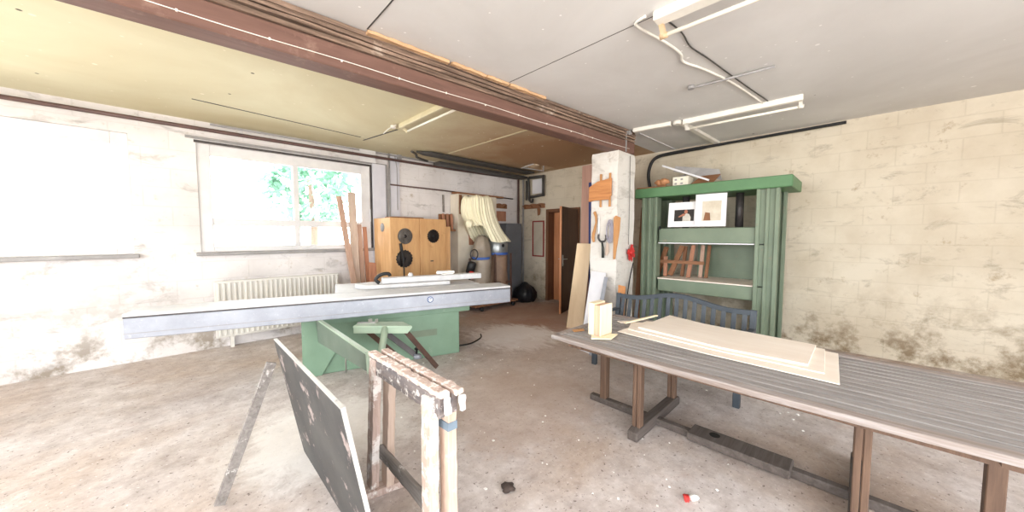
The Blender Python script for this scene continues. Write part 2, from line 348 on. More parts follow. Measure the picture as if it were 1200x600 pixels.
def rough_up(bm, amp, scale=3.0):
    for v in bm.verts: v.co += noise.noise_vector(v.co*scale)*amp
    return bm
def obj(name, bm, mat, parent=None, bevel=0.0, seg=1):
    if parent is not None: bm.transform(MATS[parent.name].inverted())
    me = bpy.data.meshes.new(name); bm.to_mesh(me); bm.free()
    o = bpy.data.objects.new(name, me); COL.objects.link(o); me.materials.append(M[mat] if isinstance(mat, str) else mat)
    if parent is not None: o.parent = parent; MATS[o.name] = MATS[parent.name]
    else: MATS[o.name] = Matrix.Identity(4)
    if bevel:
        b = o.modifiers.new('bevel', 'BEVEL'); b.width = bevel; b.segments = seg; b.limit_method = 'ANGLE'
    return o
def tag(o, label=None, cat=None, group=None, kind=None):
    for k, v in (('label', label), ('category', cat), ('group', group), ('kind', kind)):
        if v: o[k] = v
    return o
def thing(name, label, cat, loc, rz=0.0, group=None):
    o = bpy.data.objects.new(name, None); COL.objects.link(o); o.location = loc; o.rotation_euler = (0, 0, rz); o.empty_display_size = 0.1
    MATS[o.name] = Matrix.Translation(loc) @ Matrix.Rotation(rz, 4, 'Z')
    return tag(o, label, cat, group)
def solo(name, label, cat, bm, mat, bevel=0.0, group=None):
    """a thing of one mesh, its origin set at its own middle"""
    c = sum((v.co for v in bm.verts), Vector())/len(bm.verts)
    bmesh.ops.translate(bm, vec=-c, verts=bm.verts)
    o = obj(name, bm, mat, None, bevel); o.location = c; return tag(o, label, cat, group)
def struct(name, bm, mat, parent=None, bevel=0.0):
    o = obj(name, bm, mat, parent, bevel)
    if parent is None: o['kind'] = 'structure'
    return o
def sroot(name, loc=(0, 0, 0)):
    o = bpy.data.objects.new(name, None); COL.objects.link(o); o.location = loc; MATS[o.name] = Matrix.Translation(loc); o['kind'] = 'structure'; return o

# ------------------------------------------------------------------ the room
struct('floor', box(bmn(), XW-0.3, XE+0.5, YS-0.3, YN+0.35, -0.15, 0), 'floor')
struct('ground', box(bmn(), -20, 25, YN+0.36, 40, -0.4, -0.2), 'ground')
YSPLIT = 2.7
HX0, HX1, HY0, HY1 = 5.46, 6.1, 4.88, 5.26
bm = bmn(); Z1 = ZC+0.12
box(bm, XW-0.2, XE+0.2, YS-0.3, YSPLIT, ZC, Z1)
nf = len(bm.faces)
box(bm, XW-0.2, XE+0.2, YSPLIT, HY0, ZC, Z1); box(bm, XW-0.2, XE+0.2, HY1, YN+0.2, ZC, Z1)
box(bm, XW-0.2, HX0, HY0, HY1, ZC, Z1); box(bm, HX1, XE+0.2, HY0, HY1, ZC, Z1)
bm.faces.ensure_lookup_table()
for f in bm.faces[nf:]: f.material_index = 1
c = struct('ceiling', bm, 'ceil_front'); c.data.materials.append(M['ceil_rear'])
bm = bmn(); box(bm, XW-0.3, XE+0.3, YS-0.4, YN+0.3, ZC+0.4, ZC+0.5); struct('ceiling_loft', bm, 'dark')

def wall_with_holes(name, axis, pos, th, a0, a1, holes, mat):
    """axis 'x': wall runs along x at y=pos..pos+th; holes are (a0,a1,z0,z1)"""
    bm = bmn(); holes = sorted(holes); cur = a0; z1 = ZC
    def B(u0, u1, za, zb):
        if u1-u0 < 1e-4 or zb-za < 1e-4: return
        if axis == 'x': box(bm, u0, u1, min(pos, pos+th), max(pos, pos+th), za, zb)
        else: box(bm, min(pos, pos+th), max(pos, pos+th), u0, u1, za, zb)
    for h in holes:
        B(cur, h[0], 0, z1); B(h[0], h[1], 0, h[2]); B(h[0], h[1], h[3], z1); cur = h[1]
    B(cur, a1, 0, z1)
    return struct(name, bm, mat)
DO = (4.32, 5.27, 0.0, 2.17)
wall_with_holes('wall_left', 'x', YN, 0.35, XW-0.2, XE+0.2, [WIN1, WIN2], 'wall_x')
wall_with_holes('wall_right', 'y', XE, 0.25, YS, YN, [DO], 'wall_y')
wall_with_holes('wall_back', 'x', YS, -0.3, XW-0.2, XE+0.2, [ADDED_GATE], 'wall_x')
wall_with_holes('wall_side', 'y', XW, -0.3, YS, YN, ADDED_WINW, 'wall_y')

def window(name, q, axis, pos, nm, transom=None, depth=0.08):
    r = sroot(name); f = bmn(); u0, u1, z0, z1 = q; t = 0.14; ti = 0.075
    def B(b, a0, a1, za, zb, d0=0.0, d1=depth):
        if axis == 'x': box(b, a0, a1, pos+d0, pos+d1, za, zb)
        else: box(b, pos+d0, pos+d1, a0, a1, za, zb)
    B(f, u0, u0+t, z0, z1); B(f, u1-t, u1, z0, z1); B(f, u0+t, u1-t, z1-t, z1); B(f, u0+t, u1-t, z0, z0+0.07)
    struct('frame', f, 'white_paint', r, 0.006)
    w_ = (u1-u0-2*t)/nm
    for i in range(1, nm):
        s = bmn(); B(s, u0+t+w_*i-ti/2, u0+t+w_*i+ti/2, z0+0.07, z1-t, 0.005, depth-0.005); struct('mullion', s, 'white_paint', r, 0.005)
    if transom:
        s = bmn(); B(s, u0+t, u1-t, transom-0.05, transom+0.05, 0.008, depth-0.008); struct('transom', s, 'white_paint', r, 0.005)
    g = bmn(); B(g, u0+t, u1-t, z0+0.07, z1-t, depth*0.5, depth*0.5+0.004); struct('pane', g, 'glass', r)
    return r
w1 = window('window_1', WIN1, 'x', YN+0.02, 2, 1.74)
sl = bmn(); box(sl, WIN1[0]-0.05, WIN1[1]+0.04, YN-0.07, YN+0.02, 1.28, 1.326); struct('sill', sl, 'grey_pipe', w1, 0.006)
w2 = window('window_2', WIN2, 'x', YN+0.02, 2, 1.74)
sl = bmn(); box(sl, WIN2[0]-0.05, WIN2[1]+0.04, YN-0.07, YN+0.02, 1.28, 1.326); struct('sill', sl, 'grey_pipe', w2, 0.006)
# dark gasket line round the window, boxed reveal with a grey edge strip, boarded duct beside it
def flat_frame(name, x0, x1, z0, z1, y0, y1, t, mat, bottom=True):
    b = bmn(); box(b, x1-t, x1, y0, y1, z0, z1); box(b, x0, x1-t, y0, y1, z1-t, z1)
    return struct(name, b, mat)
flat_frame('trim_1', WIN1[0]-0.02, WIN1[1]+0.035, 1.33, WIN1[3]+0.035, YN-0.022, YN, 0.03, 'dark_steel')
b = bmn(); box(b, 2.56, 2.80, YN-0.05, YN, 0.0, 2.83); struct('trim_2', b, 'lilac_paint', None, 0.004)
flat_frame('trim_3', WIN1[0]-0.1, 2.835, 0.0, 2.85, YN-0.035, YN, 0.028, 'grey_pipe')
b = bmn(); box(b, 2.90, 3.08, YN-0.03, YN, 0.9, 3.06); struct('trim_4', b, 'lilac_paint', None, 0.004)
b = bmn(); box(b, 2.34, 2.62, YN-0.055, YN-0.05+0.0, 2.84, 3.05); struct('trim_5', b, 'white_paint')

# ceiling joints (cover strips and open seams)
def strip(n, p, q, wd, mat, th=0.006):
    struct('trim_%d' % n, bar(bmn(), (p[0], p[1], ZC-th/2), (q[0], q[1], ZC-th/2), wd, th), mat)
strip(6, (2.41, -4.3), (2.42, 2.5), 0.006, 'dark_pipe', 0.002)
strip(7, (0.95, -4.3), (1.07, 2.6), 0.008, 'dark_pipe', 0.004)
strip(8, (2.33, 4.7), (2.20, 5.6), 0.02, 'dark_pipe', 0.005)
strip(9, (0.2, 5.25), (2.1, 5.45), 0.014, 'dark_pipe', 0.005)
strip(10, (3.66, 2.95), (3.66, 5.4), 0.03, 'lamp_cream', 0.008)
strip(11, (4.95, 2.36), (6.3, 2.35), 0.02, 'white_paint', 0.012)
strip(12, (-1.3, 2.95), (-1.3, 6.1), 0.03, 'lamp_cream', 0.008)
strip(13, (-1.6, -4.3), (-1.55, 2.6), 0.006, 'dark_pipe', 0.004)
# broken boards round the ceiling hole
b = bmn(); bar(b, (5.44, 4.9, 3.05), (5.5, 5.3, 3.03), 0.035, 0.012); bar(b, (5.5, 5.28, 3.035), (6.14, 5.24, 3.045), 0.04, 0.012)
bar(b, (5.75, 4.88, 3.05), (6.12, 5.2, 3.03), 0.03, 0.012); struct('trim_14', b, 'white_paint')

# door, its frame and the leaf swung into the room
dr = sroot('door_1')
b = bmn(); box(b, XE-0.03, XE+0.2, DO[0]+0.0, DO[0]+0.055, 0, DO[3]); box(b, XE-0.03, XE+0.2, DO[1]-0.075, DO[1], 0, DO[3]); box(b, XE-0.03, XE+0.2, DO[0]+0.055, DO[1]-0.075, DO[3]-0.07, DO[3])
struct('frame', b, 'door_frame', dr, 0.004)
hp, fp = Vector((XE-0.055, 4.36, 0)), Vector((5.36, 4.105, 0)); ld = (fp-hp).normalized(); ln = Vector((-ld.y, ld.x, 0)); LL = (fp-hp).length
T = Matrix(((ld.x, ln.x, 0, hp.x), (ld.y, ln.y, 0, hp.y), (0, 0, 1, 0), (0, 0, 0, 1)))
struct('leaf', box(bmn(), 0, LL, -0.02, 0.02, 0.012, 2.12, T), 'door', dr, 0.003)
b = bmn(); box(b, LL, LL+0.004, -0.02, 0.02, 0.012, 2.12, T); struct('leaf_edge', b, 'door_light', dr)
for sgn in (-1, 1):
    hb = bmn(); box(hb, LL-0.09, LL-0.045, sgn*0.02, sgn*0.026, 0.95, 1.17, T)
    tube(hb, [T @ Vector((LL-0.068, sgn*0.02, 1.09)), T @ Vector((LL-0.068, sgn*0.065, 1.09)), T @ Vector((LL-0.19, sgn*0.068, 1.085))], 0.009, 8)
    tube(hb, [T @ Vector((LL-0.068, sgn*0.02, 0.995)), T @ Vector((LL-0.068, sgn*0.034, 0.995))], 0.012, 8)
    struct('handle', hb, 'chrome', dr)
# second door closing the far side of the reveal
d2 = sroot('door_2'); b = bmn(); box(b, XE+0.205, XE+0.25, DO[0], DO[1], 0, DO[3]-0.005); struct('leaf', b, 'door_light', d2)
b = bmn(); box(b, XE+0.195, XE+0.205, DO[0]+0.12, DO[1]-0.16, 0.15, 1.95); struct('panel', b, 'door_light', d2, 0.004)

# pillar: rough whitewashed masonry
def rough_prism(x0, x1, y0, y1, z0, z1, n, nz, amp, inset=0.0):
    bm = bmn(); rings = []
    per = [(x0+(x1-x0)*i/n, y0) for i in range(n)] + [(x1, y0+(y1-y0)*i/n) for i in range(n)] + [(x1-(x1-x0)*i/n, y1) for i in range(n)] + [(x0, y1-(y1-y0)*i/n) for i in range(n)]
    cx, cy = (x0+x1)/2, (y0+y1)/2
    for k in range(nz+1):
        z = z0+(z1-z0)*k/nz; s = 1.0 - (0.035 if k == nz else 0.0); ring = []
        for (x, y) in per:
            v = Vector((cx+(x-cx)*s, cy+(y-cy)*s, z)); d = noise.noise_vector(v*3.3)*amp + noise.noise_vector(v*11)*amp*0.35
            if k in (0,): d = Vector((d.x, d.y, 0))
            if k == nz: d.z = abs(d.z)*-1
            ring.append(bm.verts.new(v+d))
        rings.append(ring)
    m = len(per)
    for a, b in zip(rings, rings[1:]):
        for i in range(m):
            f = bm.faces.new((a[i], a[(i+1) % m], b[(i+1) % m], b[i])); f.smooth = False
    bm.faces.new(rings[-1]); bm.faces.new(rings[0][::-1]); return bm
PX0, PX1, PY0, PY1, PZ = 4.43, 4.94, 2.41, 2.83, 2.74
struct('pillar', rough_prism(PX0, PX1, PY0, PY1, 0, PZ, 9, 54, 0.012), 'pillar')

# beam: brown painted timber on the pillar, its upper third split into layers
def by(x): return 2.655 - 0.066*(x-0.76)
bx0, bx1 = XW+0.02, 4.86
br = sroot('ceiling_beam')
bm = bmn(); prism(bm, [(bx0, by(bx0), 2.735), (bx1, by(bx1), 2.735), (bx1, by(bx1)+0.18, 2.735), (bx0, by(bx0)+0.18, 2.735)], (0, 0, 0.165)); struct('lower_timber', bm, 'beam', br, 0.008)
lay = [(2.902, 2.928, 0.012), (2.928, 2.946, -0.010), (2.946, 2.968, 0.016), (2.968, 2.980, -0.012), (2.980, 3.008, 0.014), (3.008, 3.022, -0.008), (3.022, 3.056, 0.010)]
for za, zb, off in lay:
    b = bmn(); n = 60; rings = []; ph = R.uniform(0, 9)
    for i in range(n+1):
        x = bx0+(bx1-bx0)*i/n; y = by(x); q = noise.noise(Vector((x*1.1, ph, 0)))*0.011 + R.uniform(-.004, .004); zz = noise.noise(Vector((x*0.7, ph, 4)))*0.006
        if i in (0, n): zz = 0
        rings.append([b.verts.new(p) for p in ((x, y-off-q, za+zz), (x, y+0.18, za), (x, y+0.18, zb), (x, y-off-q+R.uniform(-.003, .003), zb+min(zz, 0.0)))])
    for a, c_ in zip(rings, rings[1:]):
        for k in range(4): b.faces.new((a[k], a[(k+1) % 4], c_[(k+1) % 4], c_[k]))
    b.faces.new(rings[0][::-1]); b.faces.new(rings[-1]); bmesh.ops.recalc_face_normals(b, faces=b.faces[:])
    struct('split_layer', b, 'splinter', br)
for xa, xb in ((1.07, 1.75), (1.78, 2.15), (2.16, 2.42), (2.44, 2.95)):
    b = bmn(); bar(b, (xa, by(xa)-0.022, 3.043), (xb, by(xb)-0.018, 3.043), 0.05, 0.024, seg=10, jit=0.004); struct('lath', b, 'lath', br)
b = bmn(); tube(b, [(x, by(x)-0.006, 2.79-0.004*math.sin(x*5)) for x in [bx0+i*(bx1-0.15-bx0)/40 for i in range(41)]], 0.003, 6); struct('cord', b, 'lamp_white', br)
b = bmn()
for i in range(14):
    x = -1.2+i*0.42; box(b, x-0.005, x+0.005, by(x)-0.010, by(x), 2.782, 2.796)
struct('cord_clips', b, 'lamp_white', br)
b = bmn(); bar(b, (4.62, by(4.62)-0.006, 2.74), (4.62, by(4.62)-0.006, 3.0), 0.018, 0.012, (0, 1, 0)); bar(b, (4.63, by(4.63)-0.012, 3.0), (4.74, by(4.74)-0.012, 3.03), 0.03, 0.05, seg=4, jit=0.012); struct('bracket', b, 'grey_pipe', br)

# ------------------------------------------------------------------ panel saw (own frame: a along the carriage, n away from the camera)
SO = Vector((2.64, 3.68, 0)); SA = math.radians(-17.5)
ST = Matrix.Translation(SO) @ Matrix.Rotation(SA, 4, 'Z')
def S(a, n, z): return ST @ Vector((a, n, z))
saw = thing('panel_saw', 'green panel saw with long silver sliding carriage, in front of the window wall', 'saw', SO, SA)
b = bmn(); box(b, -1.75, 0.0, 0.0, 0.75, 0.0, 0.72, ST); obj('base_cabinet', b, 'green', saw, 0.012, 2)
b = bmn(); box(b, -1.75, 0.14, -0.02, 0.1, 0.555, 0.655, ST); obj('carriage_bracket', b, 'green', saw, 0.006)
b = bmn(); box(b, -0.62, -0.30, -0.004, 0.0, 0.28, 0.36, ST); obj('name_plate', b, 'press_green', saw)
b = bmn(); box(b, 0.0, 0.012, 0.1, 0.14, 0.40, 0.44, ST); obj('switch', b, 'black', saw)
cr = bmn(); box(cr, -3.05, 0.63, -0.25, 0.12, 0.665, 0.845, ST); carr = obj('sliding_carriage', cr, 'alu', saw, 0.006)
b = bmn(); box(b, -3.05, 0.63, -0.246, 0.12, 0.845, 0.858, ST); obj('guide_rail', b, 'dark_steel', carr)
b = bmn(); box(b, -3.05, 0.63, -0.252, 0.11, 0.858, 0.885, ST); obj('carriage_top', b, 'alu_dusty', carr, 0.004)
b = bmn(); box(b, -3.05, 0.63, -0.2515, -0.249, 0.71, 0.716, ST); obj('groove', b, 'grey_pipe', carr)
b = bmn(); lathe(b, [(0.036, 0), (0.036, 0.004), (0.030, 0.005)], S(-0.44, -0.25, 0.79), 24, ST.to_3x3() @ Vector((0, -1, 0))); em = obj('emblem', b, 'blue', carr)
b = bmn(); lathe(b, [(0.027, 0.005), (0.027, 0.0065)], S(-0.44, -0.25, 0.79), 24, ST.to_3x3() @ Vector((0, -1, 0)))
obj('emblem_field', b, 'sign_white', carr)
b = bmn(); tube(b, [S(-0.44+0.018*math.cos(t), -0.2575, 0.79+0.018*math.sin(t)) for t in [0.5+i*0.28 for i in range(13)]], 0.003, 5); tube(b, [S(-0.448, -0.2575, 0.785), S(-0.436, -0.2575, 0.80), S(-0.428, -0.2575, 0.788)], 0.0025, 5); obj('emblem_mark', b, 'blue', carr)
# machine table and extension with a rounded corner
b = bmn(); box(b, -1.45, 0.35, 0.14, 0.95, 0.83, 0.885, ST); obj('saw_table', b, 'alu_dusty', saw, 0.006)
pts = [S(-0.05, 0.22, 0.887), S(-0.05, 0.60, 0.887), S(-0.95, 0.60, 0.887)] + [S(-0.95-0.28*math.sin(t), 0.41+0.19*math.cos(t), 0.887) for t in [i*math.pi/10 for i in range(1, 10)]] + [S(-0.95, 0.22, 0.887)]
b = bmn(); prism(b, pts, (0, 0, 0.05)); obj('rounded_cover', b, 'alu_dusty', saw, 0.012, 2)
b = bmn(); box(b, -0.92, 0.42, 0.25, 0.37, 0.94, 1.015, ST); obj('rip_fence', b, 'alu_dusty', saw, 0.012, 2)
b = bmn(); tube(b, smooth_pts([S(-0.95, 0.3, 0.95), S(-0.99, 0.3, 1.0), S(-0.93, 0.3, 1.055), S(-0.84, 0.3, 1.065), S(-0.82, 0.3, 1.03)]), 0.022, 8); obj('fence_handle', b, 'black', saw)
b = bmn(); lathe(b, [(0.03, 0), (0.034, 0.02), (0.02, 0.05)], S(-0.56, 0.31, 1.012), 14); obj('fence_knob', b, 'alu_dusty', saw)
# swinging outrigger arm, small cross-cut table on a post, struts
b = bmn(); prism(b, [S(-1.61, -0.10, 0.655), S(-1.21, -1.50, 0.645), S(-1.205, -1.52, 0.515), S(-1.59, -0.12, 0.40)], ST.to_3x3() @ Vector((-0.03, -0.009, 0))); arm = obj('outrigger_arm', b, 'arm_green', saw, 0.004)
b = bmn(); prism(b, [S(-1.242, -1.515, 0.655), S(-1.205, -1.505, 0.655), S(-1.200, -1.525, 0.505), S(-1.237, -1.535, 0.505)], ST.to_3x3() @ Vector((0.004, -0.012, 0))); obj('end_plate', b, 'pale_green', arm)
b = bmn(); bar(b, S(-1.625, -0.12, 0.662), S(-1.225, -1.50, 0.652), 0.036, 0.014); obj('slide_bar', b, 'pale_green', arm)
b = bmn(); prism(b, [S(-1.78, -0.03, 0.66), S(-1.60, -0.03, 0.66), S(-1.46, -0.03, 0.24), S(-1.60, -0.03, 0.0), S(-1.78, -0.03, 0.0)], ST.to_3x3() @ Vector((0, 0.04, 0))); obj('hinge_plate', b, 'green', saw, 0.004)
b = bmn(); tube(b, [S(-1.36, -0.12, 0.02), S(-1.36, -0.12, 0.30)], 0.008, 6); obj('stay_rod', b, 'chrome', saw)
ct = bmn(); prism(ct, [S(-1.29, -0.46, 0.60), S(-0.745, -0.735, 0.60), S(-0.80, -0.50, 0.60), S(-1.20, -0.29, 0.60)], (0, 0, 0.022)); tb = obj('crosscut_table', ct, 'pale_green', saw, 0.004)
b = bmn(); prism(b, [S(-1.285, -0.463, 0.60), S(-0.75, -0.733, 0.60), S(-0.79, -0.713, 0.545), S(-1.285, -0.463, 0.545)], ST.to_3x3() @ Vector((0.01, 0.025, 0))); obj('table_apron', b, 'pale_green', tb)
b = bmn(); tube(b, [S(-0.99, -0.59, 0.60), S(-1.06, -0.76, 0.36)], 0.034, 14); obj('support_post', b, 'pale_green', saw)
b = bmn(); bar(b, S(-1.24, -0.36, 0.627), S(-1.06, -0.44, 0.627), 0.04, 0.008); bar(b, S(-1.12, -0.41, 0.63), S(-1.12, -0.41, 0.665), 0.012, 0.04); bar(b, S(-1.06, -0.44, 0.63), S(-1.06, -0.44, 0.665), 0.012, 0.03); obj('angle_stop', b, 'chrome', tb)
b = bmn(); bar(b, S(-0.80, -0.60, 0.555), S(-0.42, -0.43, 0.03), 0.05, 0.03, (0, 1, 0)); obj('steel_strut', b, 'rust', saw)
b = bmn(); bar(b, S(-1.22, -0.18, 0.57), S(-0.78, -0.62, 0.18), 0.05, 0.03, (0, 1, 0)); obj('steel_strut', b, 'rust', saw)
b = bmn(); bar(b, S(-1.02, -0.12, 0.50), S(-0.62, -0.24, 0.14), 0.06, 0.03, (0, 1, 0)); obj('lever_arm', b, 'dark_steel', saw)
b = bmn(); lathe(b, [(0.05, 0), (0.045, 0.04), (0.02, 0.05)], S(-0.60, -0.26, 0.11), 14); kb = obj('lever_base', b, 'alu', saw)
b = bmn(); lathe(b, [(0.008, 0), (0.012, 0.04), (0.026, 0.06), (0.026, 0.07)], S(-0.61, -0.26, 0.16), 12); obj('lever_knob', b, 'black', kb)
b = bmn(); prism(b, [S(-0.20, 0.38, 1.018), S(0.06, 0.38, 1.018), S(0.04, 0.48, 1.018), S(-0.16, 0.50, 1.018)], (0, 0, 0.035))
box(b, -0.14, 0.02, 0.30, 0.42, 1.016, 1.03, ST)
solo('wood_offcut', 'small white offcut lying on the rip fence of the panel saw', 'offcut', b, 'scrap', 0.003)
b = bmn(); tube(b, smooth_pts([(2.76, 3.90, 0.012), (2.90, 3.86, 0.010), (3.05, 3.88, 0.010), (3.25, 3.98, 0.010), (3.36, 4.12, 0.010)]), 0.010, 6)
solo('cable', 'dark cable curving over the floor beside the green saw base', 'cable', b, 'black')

# ------------------------------------------------------------------ sawhorse in the foreground: two hinged halves
sh = thing('sawhorse', 'paint splattered wooden sawhorse folded shut in the foreground', 'sawhorse', (0.86, 1.6, 0))
for i, x in enumerate((0.820, 0.889)):
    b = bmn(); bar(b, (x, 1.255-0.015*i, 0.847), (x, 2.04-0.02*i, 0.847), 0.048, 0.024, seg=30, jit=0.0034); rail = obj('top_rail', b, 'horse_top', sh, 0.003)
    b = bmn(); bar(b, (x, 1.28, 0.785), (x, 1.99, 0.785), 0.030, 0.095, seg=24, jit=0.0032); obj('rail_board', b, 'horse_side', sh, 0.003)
    b = bmn(); bar(b, (x+0.008, 1.25-0.015*i, 0.834), (x+0.008, 1.243-0.015*i, 0.765), 0.030, 0.02, (0, 1, 0), 4, 0.004); obj('rail_end', b, 'white_paint', rail, 0.004)
legs = [((0.818, 1.985, 0.825), (0.792, 2.005, 0.042), 'horse'), ((0.886, 1.94, 0.825), (0.868, 1.965, 0.042), 'plank_pale'),
        ((0.812, 1.37, 0.81), (0.79, 1.345, 0.042), 'white_leg'), ((0.886, 1.335, 0.81), (0.872, 1.31, 0.042), 'pink_leg')]
M['white_leg'] = wood('white splattered leg', (206, 186, 172), (180, 156, 142), 'z', 2.5, 0.8, (232, 229, 226), (0.44, 0.54), 7, bump=0.5)
M['pink_leg'] = wood('pinkish bare leg', (212, 188, 172), (186, 160, 144), 'z', 2.5, 0.8, (226, 218, 212), (0.6, 0.7), 8, bump=0.5)
for i, (p, q, m) in enumerate(legs):
    b = bmn(); bar(b, p, q, 0.076, 0.046, (1, 0, 0), 18, 0.0026); lg = obj('leg', b, m, sh, 0.003)
    if i == 3:
        t = Vector(p).lerp(Vector(q), 0.16); t2 = Vector(p).lerp(Vector(q), 0.21); b = bmn(); bar(b, t, t2, 0.080, 0.050, (1, 0, 0), 2, 0.001); obj('paint_mark', b, 'tape', lg)
b = bmn(); bar(b, (0.832, 1.975, 0.26), (0.820, 1.36, 0.25), 0.026, 0.078, seg=14, jit=0.0025); obj('stretcher', b, 'horse_grey', sh, 0.003)
b = bmn(); bar(b, (0.69, 2.01, 0.022), (0.96, 1.95, 0.022), 0.075, 0.042, seg=8, jit=0.003); obj('foot', b, 'horse', sh, 0.003)
b = bmn(); bar(b, (0.69, 1.36, 0.022), (0.96, 1.30, 0.022), 0.075, 0.042, seg=8, jit=0.003); obj('foot', b, 'horse', sh, 0.003)

# dark panel standing on its edge at the left front
pn = thing('painted_board', 'dark grey painted panel with chipped pale edge, left of the sawhorse', 'panel', (0.55, 1.9, 0))
tl = math.atan2(0.15, 0.83); nv = Vector((math.cos(tl), 0, math.sin(tl)))
up = Vector((-math.sin(tl), 0, math.cos(tl)))
P0 = Vector((0.618, 1.44, 0.008)); H_ = 0.86
b = bmn(); prism(b, [P0, P0+Vector((0, 1.3, 0)), P0+Vector((0, 1.3, 0))+up*H_, P0+up*H_], -nv*0.018); obj('panel_face', b, 'dark_panel', pn, 0.002)
b = bmn(); q0 = P0-Vector((0, 0.006, 0)); prism(b, [q0, q0+Vector((0, 0.006, 0)), q0+Vector((0, 0.006, 0))+up*H_, q0+up*H_], -nv*0.018); obj('end_edge', b, 'panel_edge', pn)
b = bmn(); q1 = P0+up*H_-Vector((0, 0.006, 0)); prism(b, [q1, q1+Vector((0, 1.306, 0)), q1+Vector((0, 1.306, 0))+up*0.006, q1+up*0.006], -nv*0.018); obj('top_edge', b, 'panel_edge', pn)
b = bmn(); bar(b, (0.40, 2.55, 0.76), (0.12, 2.5, 0.02), 0.05, 0.03, (0, 1, 0)); obj('prop_strut', b, 'horse_grey', pn)

# ------------------------------------------------------------------ slatted garden table and what lies on it
tb = thing('garden_table', 'weathered grey slatted garden table with trestle legs at the right', 'table', (2.76, 0.55, 0))
TX0, TX1, TY0, TY1, TZ = 2.18, 3.34, -0.72, 1.80, 0.72
def edge_x(side, y):
    t = (y-(TY0+TY1)/2)/((TY1-TY0)/2); bow = 0.05*(1-t*t)
    return (TX0-bow+0.05) if side == 0 else (TX1+bow-0.05)
for side in (0, 1):
    n = 14; ys = [TY0+(TY1-TY0)*i/n for i in range(n+1)]
    wd = 0.075
    pts = [(edge_x(side, y), y, TZ-0.036) for y in ys] + [(edge_x(side, y)+(wd if side == 0 else -wd), y, TZ-0.036) for y in ys[::-1]]
    b = bmn(); prism(b, pts, (0, 0, 0.036)); obj('edge_rail', b, 'table_edge', tb, 0.008, 2)
for y0 in (TY1-0.06, TY0):
    b = bmn(); prism(b, [(TX0+0.06, y0, TZ-0.034), (TX1-0.06, y0, TZ-0.034), (TX1-0.06, y0+0.06, TZ-0.034), (TX0+0.06, y0+0.06, TZ-0.034)], (0, 0, 0.034)); obj('end_rail', b, 'table_edge', tb, 0.008, 2)
ns = 13; sx0, sx1 = TX0+0.085, TX1-0.085; sw = (sx1-sx0)/ns
for i in range(ns):
    x = sx0+sw*(i+0.5); b = bmn(); box(b, x-sw/2+0.009, x+sw/2-0.009, TY0+0.065, TY1-0.065, TZ-0.024, TZ-0.003); obj('slat', b, 'table_slat', tb, 0.002)
b = bmn()
for y in (1.55, 1.05, 0.55, 0.05, -0.45): box(b, TX0+0.08, TX1-0.08, y-0.03, y+0.03, TZ-0.07, TZ-0.026)
obj('cross_batten', b, 'table_leg', tb)
b = bmn()
for x in (TX0+0.16, TX1-0.2): box(b, x, x+0.035, TY0+0.1, TY1-0.1, TZ-0.105, TZ-0.03)
obj('apron', b, 'table_leg', tb)
for y in (1.15, -0.05):
    b = bmn(); pr = [(2.40, 0.0), (2.40, 0.07), (2.46, 0.085), (3.20, 0.085), (3.26, 0.07), (3.26, 0.0)]
    prism(b, [(x, y-0.04, z) for x, z in pr], (0, 0.08, 0)); obj('foot', b, 'table_foot', tb, 0.01, 2)
    for x in (2.49, 3.17):
        b = bmn(); box(b, x-0.032, x+0.032, y-0.032, y-0.002, 0.085, TZ-0.04); box(b, x-0.032, x+0.032, y+0.002, y+0.032, 0.085, TZ-0.04); obj('leg', b, 'table_leg', tb, 0.004)
for y in (1.60, -0.50):
    b = bmn(); box(b, 2.735, 2.805, y-0.03, y+0.03, 0.06, TZ-0.04); obj('leg', b, 'table_leg', tb, 0.004)
b = bmn(); box(b, 2.74, 2.80, -0.62, 1.74, 0.005, 0.06); obj('stretcher', b, 'table_foot', tb, 0.006)
b = bmn(); box(b, 2.68, 2.86, 0.25, 0.86, 0.02, 0.075); sp = obj('stretcher_block', b, 'table_foot', tb, 0.008)
b = bmn(); lathe(b, [(0.035, 0), (0.035, 0.002)], (2.79, 0.70, 0.0755), 16); obj('parasol_hole', b, 'dark', sp)

pb = thing('pine_block', 'tall pale pine block of glued boards standing on the slatted table', 'wood block', (2.55, 1.52, 0.72))
az = math.atan2(1.45-1.59, 2.44-2.47); e1 = Vector((0.03, 0.14, 0)).normalized(); e2 = Vector((0.18, 0.0, 0)).normalized()
def PB(i, j, z): return Vector((2.44, 1.455, 0.718)) + e1*i + e2*j + Vector((0, 0, z))
def pbox(i0, i1, j0, j1, z0, z1):
    b = bmn(); prism(b, [PB(i0, j0, z0), PB(i0, j1, z0), PB(i1, j1, z0), PB(i1, j0, z0)], (0, 0, z1-z0)); return b
obj('front_board', pbox(0.0, 0.014, 0, 0.18, 0, 0.265), 'pine', pb, 0.003)
obj('core_board', pbox(0.015, 0.075, 0.006, 0.178, 0, 0.258), 'pine_pink', pb, 0.003)
obj('rear_board', pbox(0.076, 0.14, 0, 0.18, 0, 0.27), 'pine', pb, 0.003)
b = bmn(); prism(b, [(2.34, 1.48, 0.7215), (2.44, 1.36, 0.7215), (2.60, 1.39, 0.7215), (2.56, 1.44, 0.7215), (2.43, 1.452, 0.7215), (2.425, 1.53, 0.7215)], (0, 0, 0.012))
solo('pine_offcut', 'flat cream offcut lying at the foot of the pine block', 'offcut', b, 'pine', 0.003)
def sheet(pts, z, th, lab, mat='veneer', sag=0.0):
    b = bmn(); prism(b, [(x, y, z) for x, y in pts], (0, 0, th)); return solo('veneer_sheet', lab, 'sheet', b, mat, 0.001, 'sheets on the slatted table')
sheet([(2.69, 1.44), (2.62, 0.72), (2.60, 0.05), (3.28, 0.08), (3.36, 0.95), (3.22, 1.42)], 0.7215, 0.006, 'lowest and widest pale sheet, its long front edge showing under the pile on the table')
